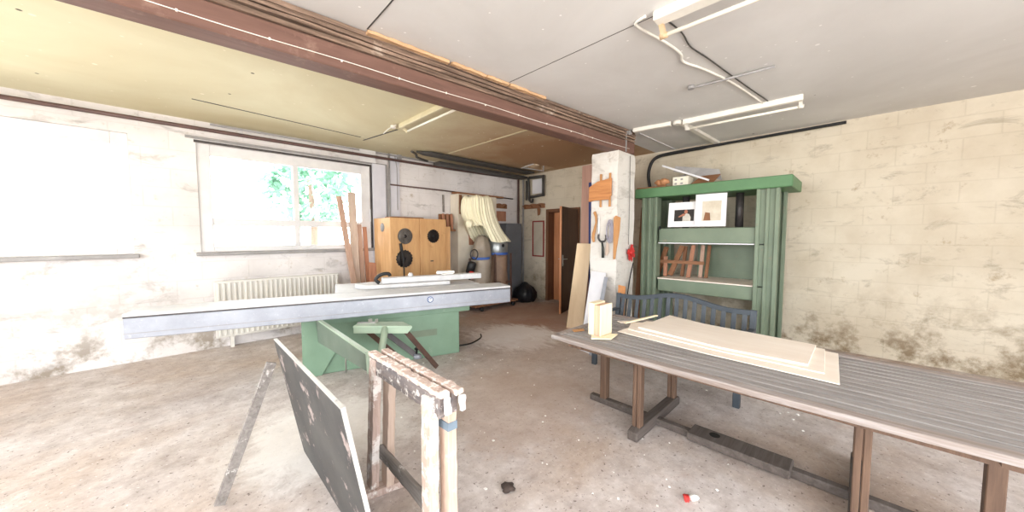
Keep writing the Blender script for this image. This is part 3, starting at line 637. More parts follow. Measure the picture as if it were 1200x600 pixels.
sheet([(2.80, 1.40), (2.72, 0.70), (2.72, 0.12), (3.3, 0.15), (3.34, 1.02), (3.05, 1.49)], 0.7285, 0.008, 'middle pale sheet of the pile on the slatted table')
sheet([(2.87, 1.34), (2.76, 0.66), (2.78, 0.2), (3.32, 0.2), (3.40, 0.96), (3.52, 1.32)], 0.7375, 0.014, 'topmost pale cream sheet of the pile on the slatted table')
b = bmn(); bar(b, (2.88, 1.47, 0.760), (3.37, 1.385, 0.762), 0.022, 0.012); solo('wood_strip', 'thin pale wood strip lying across the back of the sheet pile', 'wood strip', b, 'pine')
b = bmn(); prism(b, [(3.02, 1.62, 0.7215), (3.16, 1.50, 0.7215), (3.08, 1.48, 0.7215), (2.98, 1.56, 0.7215)], (0, 0, 0.006)); solo('veneer_scrap', 'small pinkish scrap lying behind the wood strip on the table', 'scrap', b, 'veneer')
b = bmn(); prism(b, [(2.42, 1.70, 0.7215), (2.52, 1.66, 0.7215), (2.56, 1.70, 0.7215), (2.46, 1.75, 0.7215)], (0, 0, 0.004)); solo('bark_scrap', 'brown flake at the far left corner of the slatted table', 'scrap', b, 'tool_wood')

# ------------------------------------------------------------------ garden bench behind the table
bn = thing('garden_bench', 'slate blue slatted garden bench with arched back behind the table', 'bench', (3.85, 1.47, 0))
BY0, BY1, BXB, BXF = 0.70, 2.23, 4.06, 3.56
def top_z(y):
    t = abs(y-(BY0+BY1)/2)/((BY1-BY0)/2)
    return 0.795 + 0.085*(0.5+0.5*math.cos(min(1.0, t*1.35)*math.pi))
lean = 0.10
n = 24; ys = [BY0+(BY1-BY0)*i/n for i in range(n+1)]
b = bmn(); prism(b, [(BXB+lean*0.5, y, top_z(y)) for y in ys]+[(BXB+lean*0.5, y, top_z(y)-0.055) for y in ys[::-1]], (0.032, 0, 0)); obj('top_rail', b, 'bench', bn, 0.006)
b = bmn(); bar(b, (BXB+0.01, BY0, 0.50), (BXB+0.01, BY1, 0.50), 0.03, 0.05); obj('lower_rail', b, 'bench', bn, 0.005)
k = 15
for i in range(k):
    y = BY0+0.10+(BY1-BY0-0.2)*i/(k-1); b = bmn(); bar(b, (BXB+0.015, y, 0.52), (BXB+0.06, y, top_z(y)-0.04), 0.045, 0.014, (1, 0, 0)); obj('back_slat', b, 'bench', bn, 0.003)
for i in range(6):
    x = BXF+0.03+0.082*i; b = bmn(); box(b, x-0.033, x+0.033, BY0+0.03, BY1-0.03, 0.405-0.004*i, 0.425-0.004*i); obj('seat_slat', b, 'bench', bn, 0.004)
for y in (BY0+0.03, BY1-0.03):
    b = bmn(); bar(b, (BXF, y, 0.0), (BXF, y, 0.60), 0.055, 0.05, (1, 0, 0)); obj('leg', b, 'bench', bn, 0.005)
    b = bmn(); bar(b, (BXB+0.10, y, 0.0), (BXB+0.03, y, 0.42), 0.055, 0.05, (1, 0, 0)); bar(b, (BXB+0.03, y, 0.41), (BXB+0.075, y, 0.80), 0.055, 0.045, (1, 0, 0)); obj('leg', b, 'bench', bn, 0.005)
    b = bmn(); bar(b, (BXF-0.03, y, 0.615), (BXB+0.04, y, 0.60), 0.06, 0.028); obj('armrest', b, 'bench', bn, 0.006)
    b = bmn(); bar(b, (BXF, y, 0.37), (BXB+0.03, y, 0.37), 0.035, 0.05); obj('seat_bearer', b, 'bench', bn)

# ------------------------------------------------------------------ veneer press (green) with its load
X0, X1 = 5.30, 6.12; PYL, PYR = 2.46, 0.72
pr = thing('veneer_press', 'large green veneer press behind the garden bench', 'press', (5.7, 1.6, 0))
b = bmn(); box(b, X0-0.02, X1, PYR-0.12, 2.57, 2.14, 2.285); obj('top_beam', b, 'press_top', pr, 0.01)
for x in (X0, X1-0.24):
    for (ya, yb) in ((2.22, 2.46), (PYR, PYR+0.24)):
        b = bmn(); box(b, x, x+0.05, ya, ya+0.045, 0, 2.14); box(b, x, x+0.05, yb-0.045, yb, 0, 2.14); box(b, x+0.03, x+0.22, ya+0.02, yb-0.02, 0, 2.14)
        box(b, x, x+0.05, ya+0.10, ya+0.14, 0, 2.14); obj('column', b, 'press_green', pr, 0.006)
b = bmn(); box(b, X0+0.04, X1-0.06, PYR+0.1, 2.2, 1.445, 1.66); obj('moving_platen', b, 'press_green', pr, 0.01)
b = bmn(); box(b, X0+0.03, X1-0.06, PYR+0.1, 2.2, 1.43, 1.445); obj('platen_board', b, 'white_board', pr)
b = bmn(); box(b, X0+0.04, X1-0.06, PYR+0.1, 2.2, 0.70, 0.885); obj('press_bed', b, 'press_green', pr, 0.01)
b = bmn(); box(b, X0+0.03, X1-0.06, PYR+0.1, 2.2, 0.885, 0.90); obj('bed_board', b, 'veneer', pr)
b = bmn(); box(b, X0+0.08, X1-0.1, PYR+0.2, 2.15, 0.0, 0.14); obj('base_frame', b, 'press_green', pr, 0.01)
b = bmn(); box(b, X1-0.05, X1-0.03, PYR+0.25, 1.86, 0.9, 1.43); obj('back_plate', b, 'press_green', pr)
b = bmn(); tube(b, [(5.6, 1.9, 1.66), (5.6, 1.9, 2.14)], 0.05, 12); obj('spindle', b, 'dark_steel', pr)
b = bmn(); tube(b, [(5.6, 1.2, 1.66), (5.6, 1.2, 2.14)], 0.05, 12); obj('spindle', b, 'dark_steel', pr)
b = bmn(); box(b, X0+0.015, X0+0.04, 2.17, 2.19, 1.64, 1.69); obj('latch', b, 'black', pr)
# timber stored between bed and platen
stk = [((5.66, 2.34, .905), (5.82, 2.26, 1.36), .07, .03, 'brown_wood', 'dark brown board in the green press, against the left column'),
       ((5.62, 2.12, .918), (5.77, 1.995, 1.385), .075, .03, 'brown_wood', 'brown board tilted to the right inside the green press'),
       ((5.60, 2.185, .905), (5.60, 2.185, 1.22), .05, .04, 'plank_red', 'short reddish upright block inside the green press'),
       ((5.62, 1.85, .905), (5.74, 1.82, 1.40), .055, .03, 'plank_red', 'tall reddish board upright in the middle of the green press'),
       ((5.74, 1.98, .905), (5.82, 1.96, 1.38), .05, .03, 'brown_wood', 'slim brown board behind the tilted one inside the green press'),
       ((5.76, 1.72, .905), (5.86, 1.72, 1.40), .05, .03, 'plank', 'slim light brown board inside the green press, beside the green back plate'),
       ((5.76, 1.64, .905), (5.86, 1.63, 1.40), .045, .03, 'brown_wood', 'rightmost brown board standing inside the green press')]
for p, q, a, c_, m, lab in stk:
    b = bmn(); bar(b, p, q, a, c_, (1, 0, 0)); solo('board', lab, 'board', b, m, 0.002, 'timber stored in the press')
b = bmn(); bar(b, (5.585, 2.30, 1.14), (5.585, 1.62, 1.14), 0.02, 0.05); solo('cross_lath', 'horizontal lath across the boards in the green press', 'lath', b, 'brown_wood_y')
# framed pictures on the platen
def picture(x, ya, yb, z0, hgt, lean, lab, figure):
    r = thing('framed_picture', lab, 'picture', (x, (ya+yb)/2, z0), 0, 'framed pictures on the press')
    up_ = Vector((math.sin(lean), 0, math.cos(lean))); nn = Vector((-math.cos(lean), 0, math.sin(lean))); o = Vector((x, ya, z0+0.012)); wd = ya-yb
    def Q(u, v, d=0.0): return o + Vector((0, -u, 0)) + up_*v + nn*d
    def plate(u0, u1, v0, v1, d0, d1, name, mat, par):
        b = bmn(); prism(b, [Q(u0, v0, d0), Q(u1, v0, d0), Q(u1, v1, d0), Q(u0, v1, d0)], nn*(d1-d0)); return obj(name, b, mat, par)
    plate(0, wd, 0, hgt, 0, 0.016, 'mount', 'mat_white', r)
    b = bmn()
    for (u0, u1, v0, v1) in ((0, 0.014, 0, hgt), (wd-0.014, wd, 0, hgt), (0.014, wd-0.014, 0, 0.014), (0.014, wd-0.014, hgt-0.014, hgt)):
        prism(b, [Q(u0, v0, 0.016), Q(u1, v0, 0.016), Q(u1, v1, 0.016), Q(u0, v1, 0.016)], nn*0.008)
    obj('frame', b, 'mat_white', r)
    if figure:
        ph = plate(0.085, wd-0.055, 0.085, hgt-0.11, 0.016, 0.0175, 'photograph', 'photo_dark', r)
        c0 = (0.24, 0.13)
        def blob(pts, name, mat, d):
            b = bmn(); prism(b, [Q(u, v, d) for u, v in pts], nn*0.0006); obj(name, b, mat, ph)
        blob([(0.205, 0.086), (0.315, 0.086), (0.318, 0.14), (0.295, 0.185), (0.262, 0.20), (0.235, 0.185), (0.205, 0.15)], 'white_shirt', 'photo_robe', 0.0177)
        blob([(0.248+0.024*math.cos(t), 0.222+0.03*math.sin(t)) for t in [i*math.pi/6 for i in range(12)]], 'head', 'photo_skin', 0.0180)
        blob([(0.14, 0.150), (0.16, 0.143), (0.20, 0.158), (0.235, 0.165), (0.240, 0.19), (0.21, 0.195), (0.17, 0.17)], 'hands', 'photo_skin', 0.0184)
    else:
        ph = plate(0.09, wd-0.06, 0.08, hgt-0.1, 0.016, 0.0175, 'print', 'photo_beige', r)
        b = bmn(); prism(b, [Q(0.11, 0.085, 0.0177), Q(0.2, 0.085, 0.0177), Q(0.19, 0.19, 0.0177), Q(0.13, 0.2, 0.0177)], nn*0.0006); obj('dark_shape', b, 'brown_wood', ph)
    return r
picture(5.38, 2.075, 1.66, 1.665, 0.365, 0.10, 'white framed dark photo of a person in a white shirt, standing on the press', True)
picture(5.35, 1.688, 1.30, 1.665, 0.455, 0.06, 'taller white framed print overlapping the dark photo on the press', False)
# on top of the press
b = bmn(); prism(b, [(5.32, 2.56, 2.287), (5.32, 2.10, 2.287), (5.70, 2.05, 2.287), (5.72, 2.57, 2.287)], (0, 0, 0.022)); solo('plank', 'brown plank lying on the left end of the press top', 'plank', b, 'brown_wood_y', 0.003)
b = bmn(); pts = []
for i in range(9):
    pts.append((5.45+0.02*math.sin(i*2.0), 2.33-0.028*i, 2.376+0.010*math.sin(i*1.3)))
tube(b, pts, [0.012, 0.03, 0.045, 0.055, 0.06, 0.06, 0.05, 0.035, 0.015], 10); solo('leather_cap', 'tan crumpled leather piece lying between the brown plank and the cream box', 'leather', b, 'cap_brown')
cb = thing('cream_box', 'cream cardboard box with small dark prints on the press top', 'box', (5.5, 1.94, 2.287))
b = bmn(); box(b, 5.40, 5.62, 1.815, 2.035, 2.287, 2.425); obj('carton', b, 'cream_box', cb, 0.003)
b = bmn()
for (y, z) in ((1.99, 2.385), (1.99, 2.325), (1.905, 2.385), (1.905, 2.325)): box(b, 5.3985, 5.40, y-0.017, y+0.017, z-0.014, z+0.014)
obj('print', b, 'grey_pipe', cb)
b = bmn(); bar(b, (5.44, 2.21, 2.63), (5.44, 1.55, 2.335), 0.026, 0.02, (1, 0, 0)); solo('white_strip', 'white strip leaning over the cream box on the press top', 'strip', b, 'white_board')
b = bmn(); prism(b, [(5.56, 2.09, 2.54), (5.56, 2.06, 2.62), (5.72, 1.50, 2.52), (5.72, 1.46, 2.36)], (0.012, 0, 0)); solo('grey_board', 'grey sheet leaning behind the white strip on the press top', 'sheet', b, 'grey_pipe')
b = bmn(); prism(b, [(5.46, 1.80, 2.30), (5.46, 1.50, 2.30), (5.60, 1.45, 2.42), (5.60, 1.70, 2.42)], (0.01, 0, 0.012)); solo('brown_board', 'brown board leaning right of the cream box on the press top', 'board', b, 'brown_wood_y')
b = bmn(); tube(b, smooth_pts([(5.78, 2.14, 2.31), (5.78, 2.13, 2.40), (5.78, 2.08, 2.47), (5.78, 1.98, 2.50)]), 0.018, 8); solo('grey_pipe', 'short bent grey pipe behind the cream box on the press top', 'pipe', b, 'grey_pipe')

# black hose on the right wall
b = bmn(); tube(b, smooth_pts([(6.24, 0.2, 3.01), (6.24, 1.2, 3.0), (6.24, 1.9, 2.99), (6.24, 2.4, 2.98), (6.22, 2.62, 2.95), (6.21, 2.72, 2.86), (6.21, 2.77, 2.68), (6.22, 2.75, 2.46), (6.26, 2.72, 2.34)]), [0.02]*12+[0.028]*37, 10)
solo('wall_hose', 'black hose running along the wall top and bending down behind the press', 'hose', b, 'black')

# ------------------------------------------------------------------ boards leaning by the pillar
def lean_board(name, pts, ext, lab, mat, cat='board', group='boards leaning by the pillar'):
    b = bmn(); prism(b, pts, ext); return solo(name, lab, cat, b, mat, 0.002, group)
lean_board('plywood_board', [(4.64, 3.42, 0.003), (4.74, 3.16, 0.003), (4.68, 2.985, 1.42), (4.57, 3.17, 1.43)], (0.016, 0.005, 0), 'pale plywood board leaning left of the white pillar', 'ply')
lean_board('tall_board', [(4.88, 3.35, 0.0), (4.86, 3.13, 0.0), (4.86, 3.10, 2.70), (4.88, 3.30, 2.70)], (0.022, 0.0, 0), 'tall pinkish board standing between door and pillar', 'pink_board')
lean_board('blue_board', [(4.80, 3.09, 0.0), (4.80, 2.97, 0.0), (4.78, 2.95, 2.40), (4.78, 3.11, 2.40)], (0.02, 0, 0), 'dark blue board standing against the left side of the pillar', 'blue_board')
lean_board('laminate_sheet', [(3.87, 2.62, 0.003), (3.83, 2.41, 0.003), (4.37, 2.53, 1.02), (4.37, 2.77, 1.03)], (-0.012, 0, 0), 'white panel leaning on the face of the pillar', 'white_board')
lean_board('narrow_board', [(3.79, 2.42, 0.003), (3.77, 2.35, 0.003), (4.33, 2.475, 0.965), (4.33, 2.53, 0.97)], (-0.012, 0, 0), 'narrow greyish board leaning in front of the white panel', 'alu')
b = bmn(); prism(b, [(4.22, 2.30, 0.003), (4.22, 2.19, 0.003), (4.33, 2.22, 0.86), (4.33, 2.32, 0.87)], (0.02, 0, 0)); solo('orange_board', 'short orange wood board standing at the left end of the bench', 'board', b, 'orange_wood', 0.002, 'boards leaning by the pillar')
b = bmn(); prism(b, [(5.02, 3.62, 0.003), (4.92, 3.38, 0.003), (4.99, 3.28, 0.95), (5.02, 3.34, 0.98)], (0.016, 0.006, 0)); solo('brown_offcut', 'low brownish board on the floor behind the plywood board', 'board', b, 'plank', 0.002)
for (y, xx, z, m, lab) in ((2.74, 5.78, 2.05, 'brown_wood', 'tall dark brown board between the pillar and the press'), (2.64, 5.72, 1.30, 'plank_red', 'shorter reddish board between the pillar and the press')):
    b = bmn(); bar(b, (xx, y, 0.0), (xx+0.22, y, z), 0.10, 0.025, (1, 0, 0)); solo('stored_board', lab, 'board', b, m, 0.002, 'boards between pillar and press')

# ------------------------------------------------------------------ tools hanging on the pillar (its face at x = PX0)
FX = PX0-0.018
hs = thing('wooden_clamp', 'orange wooden clamp with two upright sticks hung on the pillar', 'clamp', (FX, 2.66, 2.2))
b = bmn(); prism(b, [(FX-0.04, 2.84, 2.045), (FX-0.04, 2.84, 2.255), (FX-0.04, 2.70, 2.325), (FX-0.04, 2.48, 2.355), (FX-0.04, 2.48, 2.105)], (0.03, 0, 0)); obj('board', b, 'orange_wood', hs, 0.004)
b = bmn(); box(b, FX-0.052, FX-0.04, 2.495, 2.835, 2.055, 2.10); obj('front_lath', b, 'orange_wood', hs, 0.002)
for y in (2.66, 2.515):
    b = bmn(); bar(b, (FX-0.006, y, 1.96), (FX-0.006, y, 2.43), 0.032, 0.014, (1, 0, 0)); obj('stick', b, 'tool_wood', hs, 0.002)
b = bmn(); c0 = [(2.755, 1.90), (2.775, 1.885), (2.745, 1.82), (2.738, 1.74), (2.765, 1.65), (2.79, 1.58), (2.795, 1.52), (2.775, 1.45), (2.745, 1.46), (2.752, 1.54), (2.735, 1.60), (2.722, 1.68), (2.712, 1.76), (2.715, 1.85), (2.735, 1.905)]
prism(b, [(FX-0.02, y, z) for y, z in c0], (0.016, 0, 0)); solo('saw_handle', 'curved wooden saw handle hung at the left edge of the pillar', 'handle', b, 'tool_wood', 0.003)
b = bmn(); tube(b, [(FX-0.008, 2.682, 1.55), (FX-0.008, 2.682, 1.80)], 0.012, 8); tube(b, [(FX-0.008, 2.682, 1.80), (FX-0.008, 2.682, 1.86)], [0.006, 0.003], 8); solo('white_rod', 'thin white plastic rod hung on the pillar above the pincers', 'rod', b, 'white_rod')
pc = thing('pincers', 'dark pincers with open jaws hung on the pillar', 'pincers', (FX, 2.61, 1.42))
b = bmn(); tube(b, smooth_pts([(FX-0.02, 2.675, 1.57), (FX-0.02, 2.68, 1.52), (FX-0.02, 2.655, 1.475), (FX-0.02, 2.62, 1.46)]), 0.014, 8); tube(b, smooth_pts([(FX-0.02, 2.56, 1.56), (FX-0.02, 2.555, 1.52), (FX-0.02, 2.575, 1.475), (FX-0.02, 2.62, 1.46)]), 0.014, 8); obj('jaws', b, 'dark_steel', pc)
b = bmn(); tube(b, [(FX-0.02, 2.62, 1.46), (FX-0.02, 2.605, 1.38), (FX-0.02, 2.60, 1.23)], [0.014, 0.017, 0.02], 8); obj('handle', b, 'tool_black', pc)
b = bmn(); prism(b, [(FX-0.012, 2.555, 1.46), (FX-0.012, 2.52, 1.44), (FX-0.012, 2.515, 1.32), (FX-0.012, 2.545, 1.26), (FX-0.012, 2.575, 1.27), (FX-0.012, 2.565, 1.38)], (0.01, 0, 0)); solo('wood_template', 'pale flat wooden piece hung behind the pincers on the pillar', 'wood piece', b, 'plank_pale', 0.002)
b = bmn()
for i in range(6):
    a_, bb = 0.055-0.006*i, 0.165-0.014*i
    tube(b, [(FX-0.012-0.006*(i % 3), 2.500+a_*math.cos(t)+0.004*i, 1.61+bb*math.sin(t)) for t in [j*2*math.pi/28 for j in range(28)]], 0.0055, 6, closed=True)
solo('cable_coil', 'coil of grey cable hung on the pillar beside the wooden handsaw', 'cable', b, 'cable_grey')
b = bmn(); prism(b, [(FX-0.025, y_-0.045, z_) for y_, z_ in ((2.485, 1.80), (2.455, 1.83), (2.385, 1.80), (2.395, 1.62), (2.43, 1.40), (2.455, 1.22), (2.485, 1.215), (2.485, 1.5))], (0.02, 0, 0)); solo('wooden_paddle', 'tapering brown wooden paddle hung near the corner of the pillar', 'paddle', b, 'tool_wood', 0.003)
b = bmn(); RX, RY, RZ = 4.775, PY0-0.035, 1.30
for ang, ln_, wd_ in ((0.35, 0.13, 0.045), (2.9, 0.10, 0.045), (1.3, 0.13, 0.03), (-1.2, 0.14, 0.04), (-1.9, 0.12, 0.035), (-0.5, 0.12, 0.035)):
    d_ = Vector((math.cos(ang), 0, math.sin(ang))); n_ = Vector((-d_.z, 0, d_.x)); c_ = Vector((RX, RY+R.uniform(-.012, .012), RZ))
    prism(b, [c_-n_*0.012, c_+d_*ln_*0.5-n_*wd_, c_+d_*ln_-n_*wd_*0.6+Vector((0, -0.012, 0)), c_+d_*ln_*0.85, c_+d_*ln_+n_*wd_*0.7, c_+d_*ln_*0.5+n_*wd_, c_+n_*0.012], (0, -0.008, 0))
lathe(b, [(0.012, -0.03), (0.03, 0), (0.012, 0.03)], (RX, RY-0.008, RZ), 10)
solo('red_ribbon', 'red ribbon tied on a cord hanging down the right face of the pillar', 'ribbon', b, 'red')
b = bmn(); tube(b, smooth_pts([(4.745, PY0-0.018, 2.70), (4.75, PY0-0.02, 2.2), (4.745, PY0-0.02, 1.7), (4.74, PY0-0.02, 1.42)]), 0.004, 6); solo('hanging_wire', 'thin dark wire down the right face of the pillar above the ribbon', 'wire', b, 'dark_pipe')
b = bmn(); tube(b, smooth_pts([(4.79, PY0-0.075, 1.15), (4.74, PY0-0.05, 0.9), (4.64, PY0-0.05, 0.5), (4.6, PY0-0.05, 0.02)]), 0.009, 6); solo('black_string', 'black cord hanging below the red ribbon behind the bench', 'cord', b, 'black')

# ------------------------------------------------------------------ window wall: planks, cupboard with saw blades
pl = [((2.17, 5.78, 0.0), (1.965, 6.08, 2.20), .085, 'plank', 'tilted pinkish plank crossing in front of the window frame'),
      ((2.15, 5.86, 0.0), (2.17, 6.09, 2.28), .12, 'plank_pale', 'tallest upright pale plank beside the window'),
      ((2.285, 5.90, 0.0), (2.275, 6.07, 1.74), .07, 'plank', 'shorter plank right of the tallest pale one'),
      ((2.385, 5.92, 0.0), (2.36, 6.06, 1.70), .065, 'plank_red', 'shorter reddish plank nearest the tool cupboard')]
for p, q, wd, m, lab in pl:
    b = bmn(); bar(b, p, q, wd, 0.03, (0, 1, 0)); solo('plank', lab, 'plank', b, m, 0.002, 'planks leaning beside the window')
b = bmn(); prism(b, [(2.34, 5.72, 0.0), (2.47, 5.72, 0.0), (2.455, 5.84, 1.08), (2.33, 5.84, 1.10)], (0, 0.022, 0)); solo('short_board', 'short reddish board standing at the left side of the tool cupboard', 'board', b, 'plank_red', 0.002)
CX0, CX1, CY0, CY1, CZ = 2.55, 3.64, 5.47, 6.11, 1.85
cp = thing('tool_cupboard', 'honey coloured wooden tool cupboard with two doors, under the wall pipe', 'cupboard', (3.1, 5.8, 0))
b = bmn(); box(b, CX0, CX1, CY0+0.022, CY1, 0.0, CZ); obj('carcass', b, 'cabinet_edge', cp, 0.004)
for x0, x1 in ((CX0, 3.085), (3.1, CX1)):
    b = bmn(); box(b, x0, x1, CY0, CY0+0.02, 0.08, CZ); d = obj('door', b, 'cabinet', cp, 0.004)
b = bmn(); box(b, 3.30, 3.36, CY0-0.006, CY0, 1.08, 1.10); obj('key_plate', b, 'dark_steel', d)
def blade(x, z, r, teeth, mat, lab, y=CY0-0.004, axis=(0, -1, 0), nm='circular_saw_blade'):
    rt = thing(nm, lab, 'saw blade', (x, y, z), 0, 'saw blades hung on the cupboard')
    b = bmn(); n = teeth*4 if teeth else 40
    def md(k, t):
        if teeth and k in (1, 2): return 1.0 if t % 4 in (0, 1) else 0.93
        return 1.0
    lathe(b, [(0.02, 0.004), (r, 0.005), (r, 0.008), (r*0.72, 0.0085), (r*0.70, 0.0095), (0.03, 0.0095)], (x, y, z), n, axis, False, md); obj('disc', b, mat, rt)
    b = bmn(); lathe(b, [(r*0.2, 0.0095), (r*0.2, 0.012), (r*0.1, 0.016), (0.004, 0.016)], (x, y, z), 20, axis); obj('hub', b, 'blade_dark' if mat == 'blade' else 'black', rt)
blade(2.81, 1.54, 0.135, 0, 'blade', 'smooth steel disc hung on the left cupboard door, uppermost')
blade(2.79, 1.155, 0.155, 18, 'blade_dark', 'toothed saw blade hung low on the left cupboard door')
blade(3.36, 1.54, 0.125, 18, 'blade_dark', 'dark toothed saw blade hung on the right cupboard door')
b = bmn(); lathe(b, [(0.07, 0), (0.075, 0.006), (0.045, 0.01), (0.04, 0.01)], (CX0, 5.76, 1.69), 24, (-1, 0, 0)); solo('round_dial', 'small round grey disc on the left side of the tool cupboard', 'disc', b, 'grey_pipe')
b = bmn(); tube(b, smooth_pts([(2.70, CY0-0.055, 1.42), (2.72, CY0-0.055, 1.30), (2.745, CY0-0.06, 1.14), (2.76, CY0-0.05, 0.85), (2.76, CY0-0.04, 0.55)]), [0.026]*7+[0.012]*18, 8); solo('hanging_strap', 'black strap hanging over the lower saw blade on the cupboard', 'strap', b, 'black')
b = bmn(); box(b, 2.68, 3.30, 5.68, 5.95, CZ+0.002, CZ+0.03); solo('dark_board', 'dark brown board lying on top of the tool cupboard', 'board', b, 'brown_wood_y', 0.003)
b = bmn(); box(b, CX1+0.02, CX1+0.13, CY0+0.05, CY0+0.08, 0.0, 1.72); solo('pale_board', 'pale upright board right of the tool cupboard', 'board', b, 'cabinet_edge', 0.003)
b = bmn(); box(b, 2.50, 3.02, YN-0.014, YN-0.002, 1.80, 2.02); solo('plaster_board', 'white sheet fixed on the wall behind the tool cupboard', 'sheet', b, 'white_board')
# small wooden tool rack and grey boards between cupboard and beige cabinet
tr = thing('tool_rack', 'small brown wooden tool rack on the wall between cupboard and beige cabinet', 'rack', (4.0, 6.1, 1.9))
b = bmn(); box(b, 3.92, 4.20, 5.95, 6.17, 1.64, 1.68); box(b, 3.92, 4.20, 6.13, 6.17, 1.64, 2.0); obj('shelf_board', b, 'brown_wood', tr, 0.003)
for x in (3.94, 4.04, 4.14):
    b = bmn(); bar(b, (x, 6.0, 1.68), (x, 6.02, 2.0), 0.05, 0.03, (0, 1, 0)); obj('peg', b, 'plank_red', tr, 0.003)
b = bmn(); bar(b, (4.04, 6.15, 2.04), (4.03, 6.15, 2.40), 0.04, 0.02, (0, 1, 0)); solo('thin_lath', 'thin grey lath on the wall above the small brown tool rack', 'lath', b, 'horse_grey')

# beige cabinet behind the dust extractor
bc = thing('beige_cabinet', 'tall stained beige cabinet behind the dust extractor', 'cabinet', (4.65, 5.98, 0))
b = bmn(); box(b, 4.22, 5.30, 5.90, 6.17, 0.0, 2.42); obj('carcass', b, 'beige', bc, 0.006)
b = bmn(); box(b, 4.255, 4.32, 5.888, 5.90, 2.0, 2.40); obj('hinge_lath', b, 'brown_wood', bc)
b = bmn(); box(b, 4.50, 4.82, 5.885, 5.90, 1.35, 1.75); obj('stained_patch_board', b, 'plank_red', bc)
b = bmn(); bar(b, (4.17, 5.98, 2.44), (5.55, 5.98, 2.44), 0.12, 0.035); solo('long_board', 'long brown board lying on top of the beige cabinet', 'board', b, 'brown_wood_y')
b = bmn(); tube(b, [(4.46, 5.868, 2.17), (4.46, 5.868, 2.39)], 0.026, 10); solo('black_bottle', 'slim black cylinder hung on the beige cabinet above the cloth', 'cylinder', b, 'black')

# dust extractor on a dolly
dl = thing('dolly', 'low wooden dolly on castors under the dust extractor', 'dolly', (4.85, 5.6, 0))
b = bmn(); box(b, 4.22, 5.42, 5.32, 5.86, 0.105, 0.145); obj('deck', b, 'brown_wood_y', dl, 0.004)
for x, y in ((4.42, 5.38), (5.32, 5.38), (4.42, 5.80), (5.32, 5.80)):
    b = bmn(); lathe(b, [(0.018, -0.02), (0.045, -0.018), (0.045, 0.018), (0.018, 0.02)], (x, y, 0.046), 16, (0.5, 1, 0)); wh = obj('castor', b, 'black', dl)
    b = bmn(); bar(b, (x, y, 0.06), (x, y, 0.105), 0.05, 0.05); obj('castor_fork', b, 'dark_steel', wh)
de = thing('dust_extractor', 'twin bag dust extractor with cream cloth filter and galvanised drum', 'dust extractor', (4.85, 5.6, 0.145))
def pleated(cx, cy, rows, n, amp, nf, ph):
    """rows: (z-left, z-right, half width x, half width y, shift x)"""
    bm = bmn(); rings = []
    for k, (zl, zr, rx, ry, sx) in enumerate(rows):
        ring = []; a_ = amp*min(1, k/2.0)
        for t in range(n):
            th = 2*math.pi*t/n; w_ = 1 + a_*(1-2*abs(math.sin(nf*th/2+ph+0.12*k))) + a_*0.6*math.sin((nf*0.5+1)*th+1.3*ph+0.1*k)
            u = math.cos(th)*w_; v = math.sin(th)*w_; q_ = min(1, max(0, (math.cos(th)+0.80)/0.45)); z = zl+(zr-zl)*q_*q_*(3-2*q_)
            ring.append(bm.verts.new((cx+sx+rx*u, cy+ry*v, z+0.012*math.sin(5*th))))
        rings.append(ring)
    for a, b in zip(rings, rings[1:]):
        for i in range(n):
            f = bm.faces.new((a[i], a[(i+1) % n], b[(i+1) % n], b[i])); f.smooth = True
    bm.faces.new(rings[0][::-1]); return bm
rows = [(2.32, 2.34, .14, .10, 0.0), (2.325, 2.345, .27, .20, -0.02), (2.26, 2.29, .32, .26, -0.01), (2.14, 2.14, .35, .28, 0.0), (2.04, 2.00, .37, .29, 0.02), (1.95, 1.86, .385, .30, 0.06), (1.87, 1.72, .405, .31, 0.12), (1.81, 1.59, .44, .32, 0.20), (1.77, 1.48, .49, .33, 0.28), (1.75, 1.42, .52, .33, 0.32)]
b = pleated(4.42, 5.50, rows, 220, 0.045, 34, 0.6)
cl = obj('cloth_filter', b, 'cloth', de)
b = pleated(4.10, 5.36, [(1.86, 1.86, .03, .03, 0), (1.84, 1.84, .06, .06, 0), (1.77, 1.77, .075, .07, .0), (1.71, 1.71, .05, .05, .0)], 36, 0.08, 12, 0.2); obj('cloth_knot', b, 'cloth', de)
b = bmn(); lathe(b, [(0.245, 1.17), (0.25, 1.18), (0.25, 1.48), (0.235, 1.49)], (4.98, 5.56, 0), 32); dm = obj('drum', b, 'galv', de)
b = bmn(); lathe(b, [(0.035, 0), (0.035, 0.01)], (4.94, 5.30, 1.34), 14, (-0.1, -1, 0)); obj('drum_port', b, 'black', dm)
b = bmn(); lathe(b, [(0.255, 1.14), (0.258, 1.15), (0.258, 1.18), (0.255, 1.19)], (4.98, 5.56, 0), 32); obj('drum_strap', b, 'strap', dm)
def bag(cx, cy, z0, z1, r0, r1, skew, mat):
    b = bmn(); n = 26; K = 12; rings = []
    for k in range(K+1):
        t = k/K; z = z1+(z0-z1)*t; r = r0+(r1-r0)*math.sin(min(1, t*1.25)*math.pi/2) - (0.10*r1 if k == K else 0)
        rings.append([b.verts.new((cx+skew*t+r*math.cos(a)*(1+0.06*math.sin(5*a+k*.4)), cy+r*math.sin(a)*(1+0.06*math.sin(4*a+k*.5)), z)) for a in [i*2*math.pi/n for i in range(n)]])
    for a, c_ in zip(rings, rings[1:]):
        for i in range(n):
            f = b.faces.new((a[i], a[(i+1) % n], c_[(i+1) % n], c_[i])); f.smooth = True
    b.faces.new(rings[0][::-1]); b.faces.new(rings[-1]); bmesh.ops.recalc_face_normals(b, faces=b.faces[:]); return b
obj('dust_bag', bag(4.98, 5.56, 0.15, 1.15, 0.235, 0.25, 0.02, 'bag_brown'), 'bag_brown', de)
